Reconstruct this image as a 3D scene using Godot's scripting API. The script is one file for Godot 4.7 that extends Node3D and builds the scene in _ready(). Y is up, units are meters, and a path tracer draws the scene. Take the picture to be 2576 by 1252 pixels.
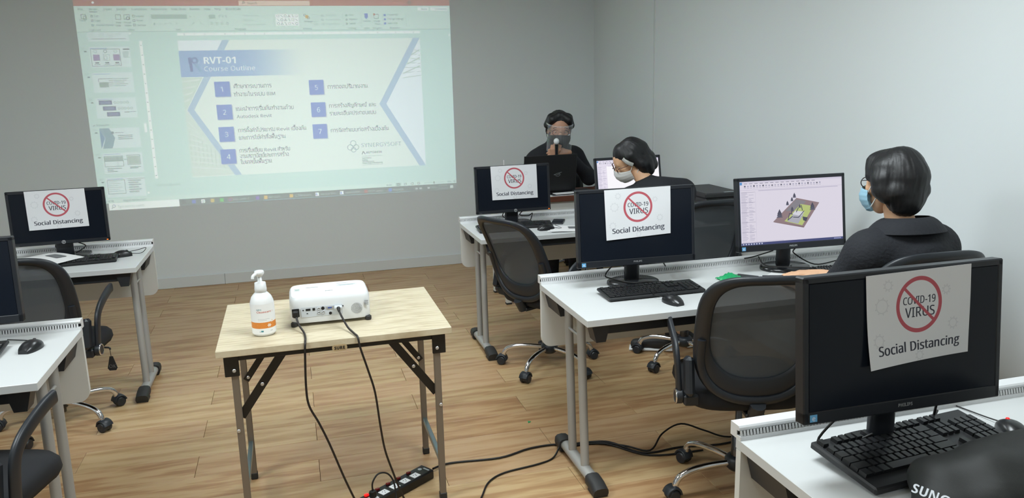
extends Node3D

# ---------------------------------------------------------------- naming
var used := {}
var M := {}
var DESK_Y := 0.75

func numbered(n: String) -> String:
	var k: int = used.get(n, 0)
	used[n] = k + 1
	return n if k == 0 else "%s_%03d" % [n, k]

func tag(o, label: String, category: String, group := ""):
	o.set_meta("label", label)
	o.set_meta("category", category)
	if group != "":
		o.set_meta("group", group)
	return o

func thing(called: String, label: String, category: String, at := Vector3.ZERO, turn := 0.0, group := "") -> Node3D:
	var o := Node3D.new()
	o.name = numbered(called)
	add_child(o)
	o.position = at
	o.rotation.y = turn
	tag(o, label, category, group)
	return o

func structure(called: String, mesh: Mesh, m: Material) -> MeshInstance3D:
	var o := MeshInstance3D.new()
	o.name = called
	o.mesh = mesh
	o.material_override = m
	add_child(o)
	o.set_meta("kind", "structure")
	return o

func put(parent: Node, called: String, mesh: Mesh, m: Material, at := Transform3D()) -> MeshInstance3D:
	var o := MeshInstance3D.new()
	o.name = called
	o.mesh = mesh
	o.material_override = m
	parent.add_child(o, true)
	o.transform = at
	return o

func part(parent: Node, called: String, st: SurfaceTool, m: Material, at := Transform3D()) -> MeshInstance3D:
	return put(parent, called, done(st), m, at)

# ---------------------------------------------------------------- mesh helpers
func mb() -> SurfaceTool:
	var st := SurfaceTool.new()
	st.begin(Mesh.PRIMITIVE_TRIANGLES)
	return st

func done(st: SurfaceTool) -> ArrayMesh:
	st.generate_normals()
	return st.commit()

func T(x: float, y: float, z: float) -> Transform3D:
	return Transform3D(Basis(), Vector3(x, y, z))

func face(st: SurfaceTool, pts: Array, inside: Vector3) -> void:
	# a flat convex face, turned away from a point inside the body
	var n: Vector3 = (pts[1] - pts[0]).cross(pts[2] - pts[0])
	var c := Vector3.ZERO
	for q in pts:
		c += q
	c /= pts.size()
	var flip := n.dot(c - inside) < 0.0
	for i in range(1, pts.size() - 1):
		if flip:
			st.add_vertex(pts[0]); st.add_vertex(pts[i]); st.add_vertex(pts[i + 1])
		else:
			st.add_vertex(pts[0]); st.add_vertex(pts[i + 1]); st.add_vertex(pts[i])

func box(st: SurfaceTool, t: Transform3D, s: Vector3, b := 0.0) -> void:
	# a box with chamfered edges, centred on t
	st.set_smooth_group(-1)
	var h := s * 0.5
	b = minf(b, minf(h.x, minf(h.y, h.z)) * 0.9)
	var P := {}
	for sx in [-1, 1]:
		for sy in [-1, 1]:
			for sz in [-1, 1]:
				P[[sx, sy, sz]] = [t * Vector3(sx * h.x, sy * (h.y - b), sz * (h.z - b)), t * Vector3(sx * (h.x - b), sy * h.y, sz * (h.z - b)), t * Vector3(sx * (h.x - b), sy * (h.y - b), sz * h.z)]
	var c := t.origin
	for s1 in [-1, 1]:
		face(st, [P[[s1, -1, -1]][0], P[[s1, 1, -1]][0], P[[s1, 1, 1]][0], P[[s1, -1, 1]][0]], c)
		face(st, [P[[-1, s1, -1]][1], P[[1, s1, -1]][1], P[[1, s1, 1]][1], P[[-1, s1, 1]][1]], c)
		face(st, [P[[-1, -1, s1]][2], P[[1, -1, s1]][2], P[[1, 1, s1]][2], P[[-1, 1, s1]][2]], c)
	if b <= 0.0:
		return
	for s1 in [-1, 1]:
		for s2 in [-1, 1]:
			face(st, [P[[s1, s2, -1]][0], P[[s1, s2, 1]][0], P[[s1, s2, 1]][1], P[[s1, s2, -1]][1]], c)
			face(st, [P[[s1, -1, s2]][0], P[[s1, 1, s2]][0], P[[s1, 1, s2]][2], P[[s1, -1, s2]][2]], c)
			face(st, [P[[-1, s1, s2]][1], P[[1, s1, s2]][1], P[[1, s1, s2]][2], P[[-1, s1, s2]][2]], c)
			for s3 in [-1, 1]:
				face(st, P[[s1, s2, s3]], c)

func bx(x0: float, x1: float, y0: float, y1: float, z0: float, z1: float, st: SurfaceTool, b := 0.0) -> void:
	box(st, T((x0 + x1) / 2, (y0 + y1) / 2, (z0 + z1) / 2), Vector3(x1 - x0, y1 - y0, z1 - z0), b)

func one_box(s: Vector3, b := 0.0) -> ArrayMesh:
	var st := mb()
	box(st, Transform3D(), s, b)
	return done(st)

func curve(pts: Array, n := 6) -> Array:
	# a smooth line through the points
	var o := []
	for i in pts.size() - 1:
		var p0: Vector3 = pts[maxi(i - 1, 0)]
		var p1: Vector3 = pts[i]
		var p2: Vector3 = pts[i + 1]
		var p3: Vector3 = pts[mini(i + 2, pts.size() - 1)]
		for k in n:
			o.append(p1.cubic_interpolate(p2, p0, p3, float(k) / n))
	o.append(pts[-1])
	return o

func ring_join(st: SurfaceTool, A: Array, B: Array, closed := true) -> void:
	var n := A.size()
	for i in (n if closed else n - 1):
		var j := (i + 1) % n
		st.add_vertex(A[i]); st.add_vertex(A[j]); st.add_vertex(B[i])
		st.add_vertex(A[j]); st.add_vertex(B[j]); st.add_vertex(B[i])

func cap(st: SurfaceTool, R: Array, inside: Vector3) -> void:
	st.set_smooth_group(-1)
	face(st, R, inside)
	st.set_smooth_group(0)

func tube(st: SurfaceTool, pts: Array, r, sides := 10) -> void:
	# a round bar along a line; r is one radius or one for each point
	st.set_smooth_group(0)
	var t0: Vector3 = (pts[1] - pts[0]).normalized()
	var u := t0.cross(Vector3.UP if absf(t0.y) < 0.9 else Vector3.RIGHT).normalized()
	var prev := []
	for i in pts.size():
		var d: Vector3 = (pts[mini(i + 1, pts.size() - 1)] - pts[maxi(i - 1, 0)]).normalized()
		u = (u - d * u.dot(d)).normalized()
		var w := u.cross(d)
		var rr: float = r[i] if r is Array else r
		var ring := []
		for k in sides:
			var a := TAU * k / sides
			ring.append(pts[i] + (u * cos(a) + w * sin(a)) * rr)
		if i > 0:
			ring_join(st, prev, ring)
			if i == pts.size() - 1:
				cap(st, ring, pts[i - 1])
		else:
			cap(st, ring, pts[1])
		prev = ring

func sweep(st: SurfaceTool, pts: Array, prof: Array, up: Vector3, smooth := true) -> void:
	# a fixed cross-section (Vector2 side, up) along a line
	var prev := []
	for i in pts.size():
		var d: Vector3 = (pts[mini(i + 1, pts.size() - 1)] - pts[maxi(i - 1, 0)]).normalized()
		var side := d.cross(up).normalized()
		var upp := side.cross(d)
		var ring := []
		for q in prof:
			ring.append(pts[i] + side * q.x + upp * q.y)
		if i > 0:
			st.set_smooth_group(0 if smooth else -1)
			ring_join(st, prev, ring)
			if i == pts.size() - 1:
				cap(st, ring, pts[i - 1])
		else:
			cap(st, ring, pts[1])
		prev = ring

func oval(a: float, b: float, n := 12, e := 1.0) -> Array:
	var o := []
	for k in n:
		var t := TAU * k / n
		o.append(Vector2(a * signf(cos(t)) * pow(absf(cos(t)), e), b * signf(sin(t)) * pow(absf(sin(t)), e)))
	return o

func lathe(st: SurfaceTool, t: Transform3D, prof: Array, sides := 24, groups := false) -> void:
	var prev := []
	for i in prof.size():
		var ring := []
		for k in sides:
			var a := TAU * k / sides
			ring.append(t * Vector3(prof[i].x * cos(a), prof[i].y, prof[i].x * sin(a)))
		if i > 0:
			st.set_smooth_group(i if groups else 0)
			ring_join(st, prev, ring)
		prev = ring

func cyl(st: SurfaceTool, t: Transform3D, r: float, h: float, sides := 20, b := 0.002) -> void:
	# an upright cylinder from t upwards with small chamfers
	b = minf(b, minf(r, h) * 0.4)
	lathe(st, t, [Vector2(0.0, 0.0), Vector2(r - b, 0.0), Vector2(r, b), Vector2(r, h - b), Vector2(r - b, h), Vector2(0.0, h)], sides, true)

func prism(st: SurfaceTool, poly: PackedVector2Array, depth: float, t: Transform3D) -> void:
	# a flat outline in xy given a thickness along z
	st.set_smooth_group(-1)
	var tri := Geometry2D.triangulate_polygon(poly)
	var area := 0.0
	for i in poly.size():
		area += poly[i].cross(poly[(i + 1) % poly.size()])
	if area < 0.0:
		poly = poly.duplicate()
		poly.reverse()
		tri = Geometry2D.triangulate_polygon(poly)
	for i in range(0, tri.size(), 3):
		var a := poly[tri[i]]
		var b := poly[tri[i + 1]]
		var c := poly[tri[i + 2]]
		if (b - a).cross(c - a) < 0.0:
			var x := b
			b = c
			c = x
		for q in [a, c, b]:
			st.add_vertex(t * Vector3(q.x, q.y, depth))
		for q in [a, b, c]:
			st.add_vertex(t * Vector3(q.x, q.y, 0.0))
	var n := poly.size()
	for i in n:
		var a := poly[i]
		var b := poly[(i + 1) % n]
		var q := [t * Vector3(a.x, a.y, 0), t * Vector3(b.x, b.y, 0), t * Vector3(b.x, b.y, depth), t * Vector3(a.x, a.y, depth)]
		for k in [0, 2, 1, 0, 3, 2]:
			st.add_vertex(q[k])

func rrect(x0: float, x1: float, y0: float, y1: float, r: Array, n := 5) -> PackedVector2Array:
	# a rectangle with rounded corners; r = bottom-left, bottom-right, top-right, top-left
	var o := PackedVector2Array()
	var cs := [Vector2(x0, y0), Vector2(x1, y0), Vector2(x1, y1), Vector2(x0, y1)]
	var sg := [Vector2(1, 1), Vector2(-1, 1), Vector2(-1, -1), Vector2(1, -1)]
	for k in 4:
		var c: Vector2 = cs[k] + sg[k] * r[k]
		if r[k] <= 0.0:
			o.append(cs[k])
			continue
		for i in n + 1:
			var a := PI + k * PI / 2 + PI / 2 * i / n
			o.append(c + Vector2(cos(a), sin(a)) * r[k])
	return o

func sheet(st: SurfaceTool, nu: int, nv: int, f: Callable, thick := 0.0) -> void:
	# a curved sheet; f(u, v) gives its points; uv runs left to right and top to bottom; with a thickness it is closed
	var P := []
	for j in nv + 1:
		var row := []
		for i in nu + 1:
			row.append(f.call(float(i) / nu, float(j) / nv))
		P.append(row)
	st.set_smooth_group(0)
	for j in nv:
		for i in nu:
			for k in [[0, 0], [1, 0], [0, 1], [1, 0], [1, 1], [0, 1]]:
				st.set_uv(Vector2(float(i + k[0]) / nu, float(j + k[1]) / nv))
				st.add_vertex(P[j + k[1]][i + k[0]])
	if thick > 0.0:
		var Q := []
		for j in nv + 1:
			var row := []
			for i in nu + 1:
				var du: Vector3 = P[j][mini(i + 1, nu)] - P[j][maxi(i - 1, 0)]
				var dv: Vector3 = P[mini(j + 1, nv)][i] - P[maxi(j - 1, 0)][i]
				row.append(P[j][i] + du.cross(dv).normalized() * thick)
			Q.append(row)
		st.set_smooth_group(1)
		for j in nv:
			for i in nu:
				for k in [[0, 0], [0, 1], [1, 0], [1, 0], [0, 1], [1, 1]]:
					st.set_uv(Vector2(0.01, 0.01))
					st.add_vertex(Q[j + k[1]][i + k[0]])
		st.set_smooth_group(-1)
		var rim := []
		for i in nu:
			rim.append([0, i, 0, i + 1])
			rim.append([nv, i + 1, nv, i])
		for j in nv:
			rim.append([j, nu, j + 1, nu])
			rim.append([j + 1, 0, j, 0])
		for e in rim:
			var a: Vector3 = P[e[0]][e[1]]
			var b: Vector3 = P[e[2]][e[3]]
			var c: Vector3 = Q[e[2]][e[3]]
			var d: Vector3 = Q[e[0]][e[1]]
			for q in [a, c, b, a, d, c]:
				st.set_uv(Vector2(0.01, 0.01))
				st.add_vertex(q)

func ball(st: SurfaceTool, c: Vector3, r: Vector3, n := 14) -> void:
	var p := []
	for i in n / 2 + 1:
		var a := PI * i / (n / 2)
		p.append(Vector2(sin(a), -cos(a)))
	lathe(st, Transform3D(Basis.from_scale(r), c), p, n)

func cable(parent: Node, called: String, pts: Array, r: float, m: Material, n := 6) -> MeshInstance3D:
	var st := mb()
	tube(st, curve(pts, n), r, 8)
	return part(parent, called, st, m)

# ---------------------------------------------------------------- materials
func mat(called: String, c: Color, rough := 0.5, metal := 0.0, spec := 0.5) -> StandardMaterial3D:
	var m := StandardMaterial3D.new()
	m.resource_name = called
	m.albedo_color = c
	m.roughness = rough
	m.metallic = metal
	m.metallic_specular = spec
	M[called] = m
	return m

func grain(m: StandardMaterial3D, seed_: int, scale: Vector3, ramp: Array, freq := 0.012, oct := 5) -> void:
	# streaked wood: noise that is stretched along x by the triplanar scale
	var n := FastNoiseLite.new()
	n.seed = seed_
	n.frequency = freq
	n.fractal_octaves = oct
	n.fractal_gain = 0.6
	var t := NoiseTexture2D.new()
	t.width = 512
	t.height = 512
	t.seamless = true
	t.noise = n
	var g := Gradient.new()
	g.offsets = PackedFloat32Array(ramp.map(func(q): return q[0]))
	g.colors = PackedColorArray(ramp.map(func(q): return q[1]))
	t.color_ramp = g
	m.albedo_texture = t
	m.uv1_triplanar = true
	m.uv1_world_triplanar = true
	m.uv1_scale = scale

func bumpy(m: StandardMaterial3D, seed_: int, scale: float, freq: float, strength: float) -> void:
	var n := FastNoiseLite.new()
	n.seed = seed_
	n.frequency = freq
	n.fractal_octaves = 3
	var t := NoiseTexture2D.new()
	t.width = 256
	t.height = 256
	t.seamless = true
	t.as_normal_map = true
	t.bump_strength = strength
	t.noise = n
	m.normal_enabled = true
	m.normal_texture = t
	m.uv1_triplanar = true
	m.uv1_scale = Vector3.ONE * scale

func glow(called: String, tex: Texture2D, energy: float, base: Color) -> StandardMaterial3D:
	var m := mat(called, base, 0.6)
	m.emission_enabled = true
	m.emission_operator = BaseMaterial3D.EMISSION_OP_MULTIPLY
	m.emission = Color.WHITE
	m.emission_texture = tex
	m.emission_energy_multiplier = energy
	return m

func printed(called: String, tex: Texture2D, rough := 0.6) -> StandardMaterial3D:
	var m := mat(called, Color.WHITE, rough)
	m.albedo_texture = tex
	return m

# ---------------------------------------------------------------- lettering
var fonts := {}

func font(bold: bool) -> Font:
	if not fonts.has(bold):
		var f := SystemFont.new()
		f.font_names = PackedStringArray(["Droid Sans"])
		f.font_weight = 700 if bold else 400
		fonts[bold] = f
	return fonts[bold]

func text_mesh(s: String, cap_height: float, bold := false, depth := 0.0008) -> TextMesh:
	var t := TextMesh.new()
	t.text = s
	t.font = font(bold)
	t.font_size = 48
	t.pixel_size = cap_height / (48 * 0.714)
	t.depth = depth
	t.curve_step = 2.0
	return t

func write(im: Image, s: String, x: float, base: float, cap_height: float, c: Color, width := 0.0, bold := false, strength := 1.0) -> float:
	# letters drawn into a picture: x is the left end, base the baseline
	var t := TextMesh.new()
	t.text = s
	t.font = font(bold)
	t.font_size = 64
	t.pixel_size = 1.0
	t.depth = 0.0
	t.curve_step = 2.0
	t.horizontal_alignment = HORIZONTAL_ALIGNMENT_LEFT
	t.vertical_alignment = VERTICAL_ALIGNMENT_CENTER
	var A := t.get_mesh_arrays()
	var V: PackedVector3Array = A[Mesh.ARRAY_VERTEX]
	if V.is_empty():
		return x
	var I = A[Mesh.ARRAY_INDEX]
	var lo := Vector2(INF, INF)
	var hi := -lo
	for v in V:
		lo = lo.min(Vector2(v.x, v.y))
		hi = hi.max(Vector2(v.x, v.y))
	# the baseline: an «x» set the same way tells where it lies
	var ky := cap_height / (64.0 * 0.714)
	var kx := ky if width <= 0.0 else width / (hi.x - lo.x)
	var y0 := base_of(t)
	var n: int = I.size() if I != null and I.size() > 0 else V.size()
	for i in range(0, n, 3):
		var q := []
		for k in 3:
			var v: Vector3 = V[I[i + k]] if n != V.size() or (I != null and I.size() > 0) else V[i + k]
			q.append(Vector2(x + (v.x - lo.x) * kx, base - (v.y - y0) * ky))
		tri(im, q[0], q[1], q[2], c, strength)
	return x + (hi.x - lo.x) * kx

var base_line := INF
func base_of(t: TextMesh) -> float:
	if base_line == INF:
		var p: TextMesh = t.duplicate()
		p.text = "H"
		var V: PackedVector3Array = p.get_mesh_arrays()[Mesh.ARRAY_VERTEX]
		base_line = INF
		for v in V:
			base_line = minf(base_line, v.y)
	return base_line

func blend(im: Image, x: int, y: int, c: Color, a: float) -> void:
	if x < 0 or y < 0 or x >= im.get_width() or y >= im.get_height():
		return
	im.set_pixel(x, y, im.get_pixel(x, y).lerp(c, a))

func tri(im: Image, a: Vector2, b: Vector2, c: Vector2, col: Color, strength := 1.0) -> void:
	var area := (b - a).cross(c - a)
	if absf(area) < 1e-5:
		return
	if area < 0:
		var s := b
		b = c
		c = s
	var lo := a.min(b).min(c).floor()
	var hi := a.max(b).max(c).ceil()
	var e := [b - a, c - b, a - c]
	for y in range(int(lo.y), int(hi.y) + 1):
		for x in range(int(lo.x), int(hi.x) + 1):
			var hit := 0
			for k in 4:
				var p := Vector2(x + 0.25 + 0.5 * (k & 1), y + 0.25 + 0.5 * (k >> 1))
				if e[0].cross(p - a) >= 0 and e[1].cross(p - b) >= 0 and e[2].cross(p - c) >= 0:
					hit += 1
			if hit:
				blend(im, x, y, col, strength * hit / 4.0)

func quad(im: Image, q: Array, c: Color, strength := 1.0) -> void:
	tri(im, q[0], q[1], q[2], c, strength)
	tri(im, q[0], q[2], q[3], c, strength)

func stroke(im: Image, pts: Array, w: float, c: Color, strength := 1.0) -> void:
	# a line of width w with round ends
	var lo := Vector2(INF, INF)
	var hi := -lo
	for p in pts:
		lo = lo.min(p)
		hi = hi.max(p)
	lo -= Vector2(w, w)
	hi += Vector2(w, w)
	for y in range(int(lo.y), int(hi.y) + 1):
		for x in range(int(lo.x), int(hi.x) + 1):
			var p := Vector2(x + 0.5, y + 0.5)
			var d := INF
			for i in pts.size() - 1:
				d = minf(d, p.distance_to(Geometry2D.get_closest_point_to_segment(p, pts[i], pts[i + 1])))
			var a := clampf(w * 0.5 - d + 0.5, 0.0, 1.0)
			if a > 0.0:
				blend(im, x, y, c, a * strength)

func ring(im: Image, c: Vector2, r: float, w: float, col: Color) -> void:
	for y in range(int(c.y - r - w), int(c.y + r + w) + 1):
		for x in range(int(c.x - r - w), int(c.x + r + w) + 1):
			var a := clampf(w * 0.5 - absf(Vector2(x + 0.5, y + 0.5).distance_to(c) - r) + 0.5, 0.0, 1.0)
			if a > 0.0:
				blend(im, x, y, col, a)

func rect(im: Image, x0: int, y0: int, x1: int, y1: int, c: Color) -> void:
	im.fill_rect(Rect2i(x0, y0, x1 - x0, y1 - y0), c)

func frame(im: Image, x0: int, y0: int, x1: int, y1: int, c: Color, w := 2) -> void:
	rect(im, x0, y0, x1, y0 + w, c)
	rect(im, x0, y1 - w, x1, y1, c)
	rect(im, x0, y0, x0 + w, y1, c)
	rect(im, x1 - w, y0, x1, y1, c)

# Thai letters as pen strokes on a grid: 0..1 from the baseline to the top of a consonant; [advance, strokes]
func thai_letters() -> Dictionary:
	var up := [[-0.5, 1.12], [-0.4, 1.27], [-0.2, 1.29], [-0.06, 1.12], [-0.5, 1.12]]
	return {
		"ก": [0.68, [[[0.1, 0], [0.1, 0.6], [0.02, 0.7], [0.07, 0.85], [0.2, 0.95], [0.42, 0.95], [0.56, 0.82], [0.56, 0]]]],
		"ข": [0.66, [[[0.0, 0.84], [0.1, 0.95], [0.2, 0.86], [0.2, 0.7], [0.12, 0.58], [0.12, 0.12], [0.22, 0], [0.44, 0], [0.54, 0.12], [0.54, 0.97]]]],
		"ค": [0.7, [[[0.3, 0.55], [0.32, 0.42], [0.1, 0.1], [0.08, 0], [0.06, 0.62], [0.16, 0.88], [0.34, 0.96], [0.52, 0.88], [0.58, 0.68], [0.58, 0]]]],
		"ง": [0.52, [[[0.16, 0.95], [0.34, 0.95], [0.4, 0.85], [0.4, 0.06], [0.3, 0], [0.02, 0.45]]]],
		"จ": [0.64, [[[0.05, 0.76], [0.15, 0.92], [0.3, 0.97], [0.46, 0.9], [0.52, 0.7], [0.52, 0.2], [0.44, 0], [0.34, 0], [0.26, 0.1], [0.26, 0.45], [0.12, 0.5]]]],
		"ช": [0.68, [[[0.0, 0.84], [0.1, 0.95], [0.2, 0.86], [0.2, 0.7], [0.12, 0.58], [0.12, 0.12], [0.22, 0], [0.42, 0], [0.52, 0.12], [0.52, 0.68], [0.4, 0.76], [0.62, 1.02]]]],
		"ญ": [0.86, [[[0.08, 0], [0.08, 0.6], [0.02, 0.72], [0.1, 0.88], [0.24, 0.95], [0.38, 0.86], [0.42, 0.7], [0.42, 0.1], [0.52, 0], [0.64, 0], [0.74, 0.12], [0.74, 0.97]], [[0.42, -0.14], [0.5, -0.24], [0.7, -0.24], [0.76, -0.12]]]],
		"ฐ": [0.62, [[[0.56, 0.98], [0.2, 0.95], [0.08, 0.8], [0.18, 0.62], [0.4, 0.56], [0.48, 0.42], [0.48, 0.02]], [[0.08, -0.12], [0.16, -0.28], [0.32, -0.16], [0.4, -0.3], [0.54, -0.14]]]],
		"ณ": [0.86, [[[0.08, 0], [0.08, 0.6], [0.02, 0.72], [0.1, 0.88], [0.24, 0.95], [0.36, 0.86], [0.4, 0.7], [0.4, 0.12], [0.46, 0], [0.6, 0.14], [0.7, 0.04]], [[0.7, 0], [0.7, 0.97]]]],
		"ด": [0.68, [[[0.3, 0.42], [0.28, 0.28], [0.08, 0], [0.06, 0.62], [0.16, 0.88], [0.32, 0.96], [0.5, 0.88], [0.56, 0.68], [0.56, 0]]]],
		"ต": [0.68, [[[0.3, 0.42], [0.28, 0.28], [0.08, 0], [0.06, 0.75], [0.16, 0.95], [0.31, 0.82], [0.46, 0.95], [0.56, 0.75], [0.56, 0]]]],
		"ถ": [0.68, [[[0.24, 0.02], [0.08, 0.02], [0.12, 0.2], [0.1, 0.6], [0.02, 0.7], [0.07, 0.85], [0.2, 0.95], [0.42, 0.95], [0.56, 0.82], [0.56, 0]]]],
		"ท": [0.7, [[[0.0, 0.92], [0.12, 0.95], [0.16, 0.85], [0.16, 0]], [[0.16, 0.5], [0.3, 0.86], [0.46, 0.95], [0.58, 0.82], [0.58, 0]]]],
		"น": [0.7, [[[0.0, 0.92], [0.1, 0.95], [0.14, 0.85], [0.14, 0.02]], [[0.14, 0.06], [0.4, 0.14], [0.5, 0.28], [0.5, 0.95]], [[0.5, 0.2], [0.6, 0.02]]]],
		"บ": [0.68, [[[0.0, 0.92], [0.1, 0.95], [0.12, 0.82], [0.12, 0.12], [0.22, 0], [0.44, 0], [0.54, 0.12], [0.54, 0.97]]]],
		"ป": [0.68, [[[0.0, 0.92], [0.1, 0.95], [0.12, 0.82], [0.12, 0.12], [0.22, 0], [0.44, 0], [0.54, 0.12], [0.54, 1.3]]]],
		"พ": [0.76, [[[0.0, 0.92], [0.1, 0.95], [0.16, 0.02], [0.34, 0.72], [0.52, 0.02], [0.62, 0.97]]]],
		"ม": [0.7, [[[0.0, 0.92], [0.1, 0.95], [0.14, 0.85], [0.14, 0.1], [0.02, 0.02]], [[0.14, 0.1], [0.5, 0.02], [0.56, 0.15], [0.56, 0.97]]]],
		"ย": [0.66, [[[0.18, 0.95], [0.05, 0.85], [0.1, 0.66], [0.22, 0.54], [0.1, 0.44], [0.08, 0.14], [0.18, 0], [0.44, 0], [0.54, 0.12], [0.54, 0.97]]]],
		"ร": [0.58, [[[0.5, 0.98], [0.16, 0.95], [0.06, 0.8], [0.16, 0.62], [0.36, 0.56], [0.44, 0.42], [0.44, 0.1], [0.36, 0], [0.26, 0.02]]]],
		"ล": [0.66, [[[0.06, 0.82], [0.18, 0.95], [0.38, 0.95], [0.52, 0.8], [0.52, 0]], [[0.52, 0.44], [0.3, 0.58], [0.14, 0.48], [0.08, 0.22], [0.16, 0.0]]]],
		"ว": [0.6, [[[0.06, 0.82], [0.18, 0.96], [0.36, 0.96], [0.48, 0.8], [0.48, 0.12], [0.4, 0], [0.3, 0.02]]]],
		"ศ": [0.76, [[[0.3, 0.5], [0.28, 0.36], [0.08, 0], [0.06, 0.62], [0.16, 0.88], [0.34, 0.96], [0.52, 0.86], [0.58, 0.68], [0.58, 0]], [[0.5, 0.86], [0.68, 1.08]]]],
		"ษ": [0.74, [[[0.0, 0.92], [0.1, 0.95], [0.12, 0.82], [0.12, 0.12], [0.22, 0], [0.44, 0], [0.54, 0.12], [0.54, 0.97]], [[0.3, 0.42], [0.44, 0.56], [0.68, 0.5]]]],
		"ส": [0.68, [[[0.06, 0.82], [0.18, 0.95], [0.38, 0.95], [0.52, 0.8], [0.52, 0]], [[0.52, 0.44], [0.3, 0.58], [0.14, 0.48], [0.08, 0.22], [0.16, 0.0]], [[0.44, 0.9], [0.62, 1.08]]]],
		"ห": [0.7, [[[0.0, 0.92], [0.1, 0.95], [0.14, 0.85], [0.14, 0]], [[0.14, 0.4], [0.36, 0.56], [0.48, 0.74], [0.44, 0.92], [0.34, 0.84], [0.4, 0.62], [0.54, 0.46], [0.54, 0]]]],
		"อ": [0.66, [[[0.1, 0.76], [0.2, 0.93], [0.38, 0.96], [0.5, 0.84], [0.52, 0.3], [0.44, 0.05], [0.3, 0], [0.14, 0.06], [0.08, 0.25], [0.1, 0.44], [0.24, 0.46]]]],
		"า": [0.46, [[[0.04, 0.82], [0.14, 0.96], [0.26, 0.95], [0.34, 0.8], [0.34, 0]]]],
		"ำ": [0.46, [[[0.04, 0.82], [0.14, 0.96], [0.26, 0.95], [0.34, 0.8], [0.34, 0]], [[-0.22, 1.2], [-0.14, 1.3], [-0.06, 1.2], [-0.14, 1.1], [-0.22, 1.2]]]],
		"ะ": [0.46, [[[0.06, 0.84], [0.1, 0.64], [0.22, 0.64], [0.36, 0.84]], [[0.06, 0.3], [0.1, 0.1], [0.22, 0.1], [0.36, 0.3]]]],
		"เ": [0.3, [[[0.1, 0.97], [0.1, 0.1], [0.22, 0.0]]]],
		"แ": [0.52, [[[0.08, 0.97], [0.08, 0.1], [0.18, 0.0]], [[0.32, 0.97], [0.32, 0.1], [0.42, 0.0]]]],
		"โ": [0.42, [[[0.4, 1.34], [0.14, 1.38], [0.06, 1.26], [0.2, 1.08], [0.2, 0.1], [0.3, 0]]]],
		"ใ": [0.42, [[[0.32, 0], [0.2, 0.08], [0.2, 1.02], [0.06, 1.16], [0.12, 1.36], [0.28, 1.3]]]],
		"ิ": [0.0, [up]],
		"ี": [0.0, [up, [[-0.06, 1.1], [-0.06, 1.4]]]],
		"ึ": [0.0, [up, [[-0.06, 1.12], [-0.02, 1.3], [-0.12, 1.34]]]],
		"ื": [0.0, [up, [[-0.06, 1.1], [-0.06, 1.4]], [[-0.18, 1.28], [-0.18, 1.42]]]],
		"ั": [0.0, [[[-0.44, 1.32], [-0.36, 1.16], [-0.22, 1.16], [-0.02, 1.36]]]],
		"่": [0.0, [[[-0.12, 1.18], [-0.12, 1.38]]]],
		"้": [0.0, [[[-0.34, 1.36], [-0.24, 1.36], [-0.22, 1.2], [0.0, 1.4]]]],
		"์": [0.0, [[[-0.3, 1.2], [-0.2, 1.3], [-0.1, 1.2], [-0.2, 1.12], [-0.3, 1.2]], [[-0.2, 1.3], [-0.02, 1.46]]]],
	}

func write_thai(im: Image, s: String, x: float, base: float, h: float, c: Color, width: float) -> void:
	# Thai and Latin mixed; the line is set to the given width
	var G := thai_letters()
	var total := 0.0
	var parts := []
	var latin := ""
	for ch in s + "|":
		if G.has(ch) or ch == "|":
			if latin != "":
				parts.append([latin, 0.5 * latin.length()])
				latin = ""
			if G.has(ch):
				parts.append([ch, G[ch][0]])
		else:
			latin += ch
	for p in parts:
		total += p[1]
	var k := width / total
	var above := false
	for p in parts:
		if not G.has(p[0]):
			var t: String = p[0]
			var lead := 0.3 * k if t.begins_with(" ") else 0.0
			if t.strip_edges() != "":
				write(im, t.strip_edges(), x + lead, base, h * 1.0, c, p[1] * k - lead - (0.3 * k if t.ends_with(" ") else 0.0))
			x += p[1] * k
			above = false
			continue
		var lift := 0.26 if p[0] in ["่", "้", "์"] and above else 0.0
		for q in G[p[0]][1]:
			stroke(im, q.map(func(v): return Vector2(x + v[0] * k, base - (v[1] + lift) * h)), h * 0.13, c)
		if p[1] > 0.0:
			above = p[0] == "ป"
		else:
			above = true
		x += p[1] * k

# ---------------------------------------------------------------- pictures: what screens show and what is printed
func lin(c: Color) -> Color:
	return c.srgb_to_linear()

func C8(r: int, g: int, b: int) -> Color:
	return Color(r / 255.0, g / 255.0, b / 255.0)

const WALL_LIGHT := Color(0.235, 0.265, 0.265)

func B8(r: int, g: int, b: int) -> Color:
	# the beam that makes the lit wall look like this colour
	var c := lin(C8(r, g, b)) - WALL_LIGHT
	return Color(maxf(c.r, 0), maxf(c.g, 0), maxf(c.b, 0)).linear_to_srgb()

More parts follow.
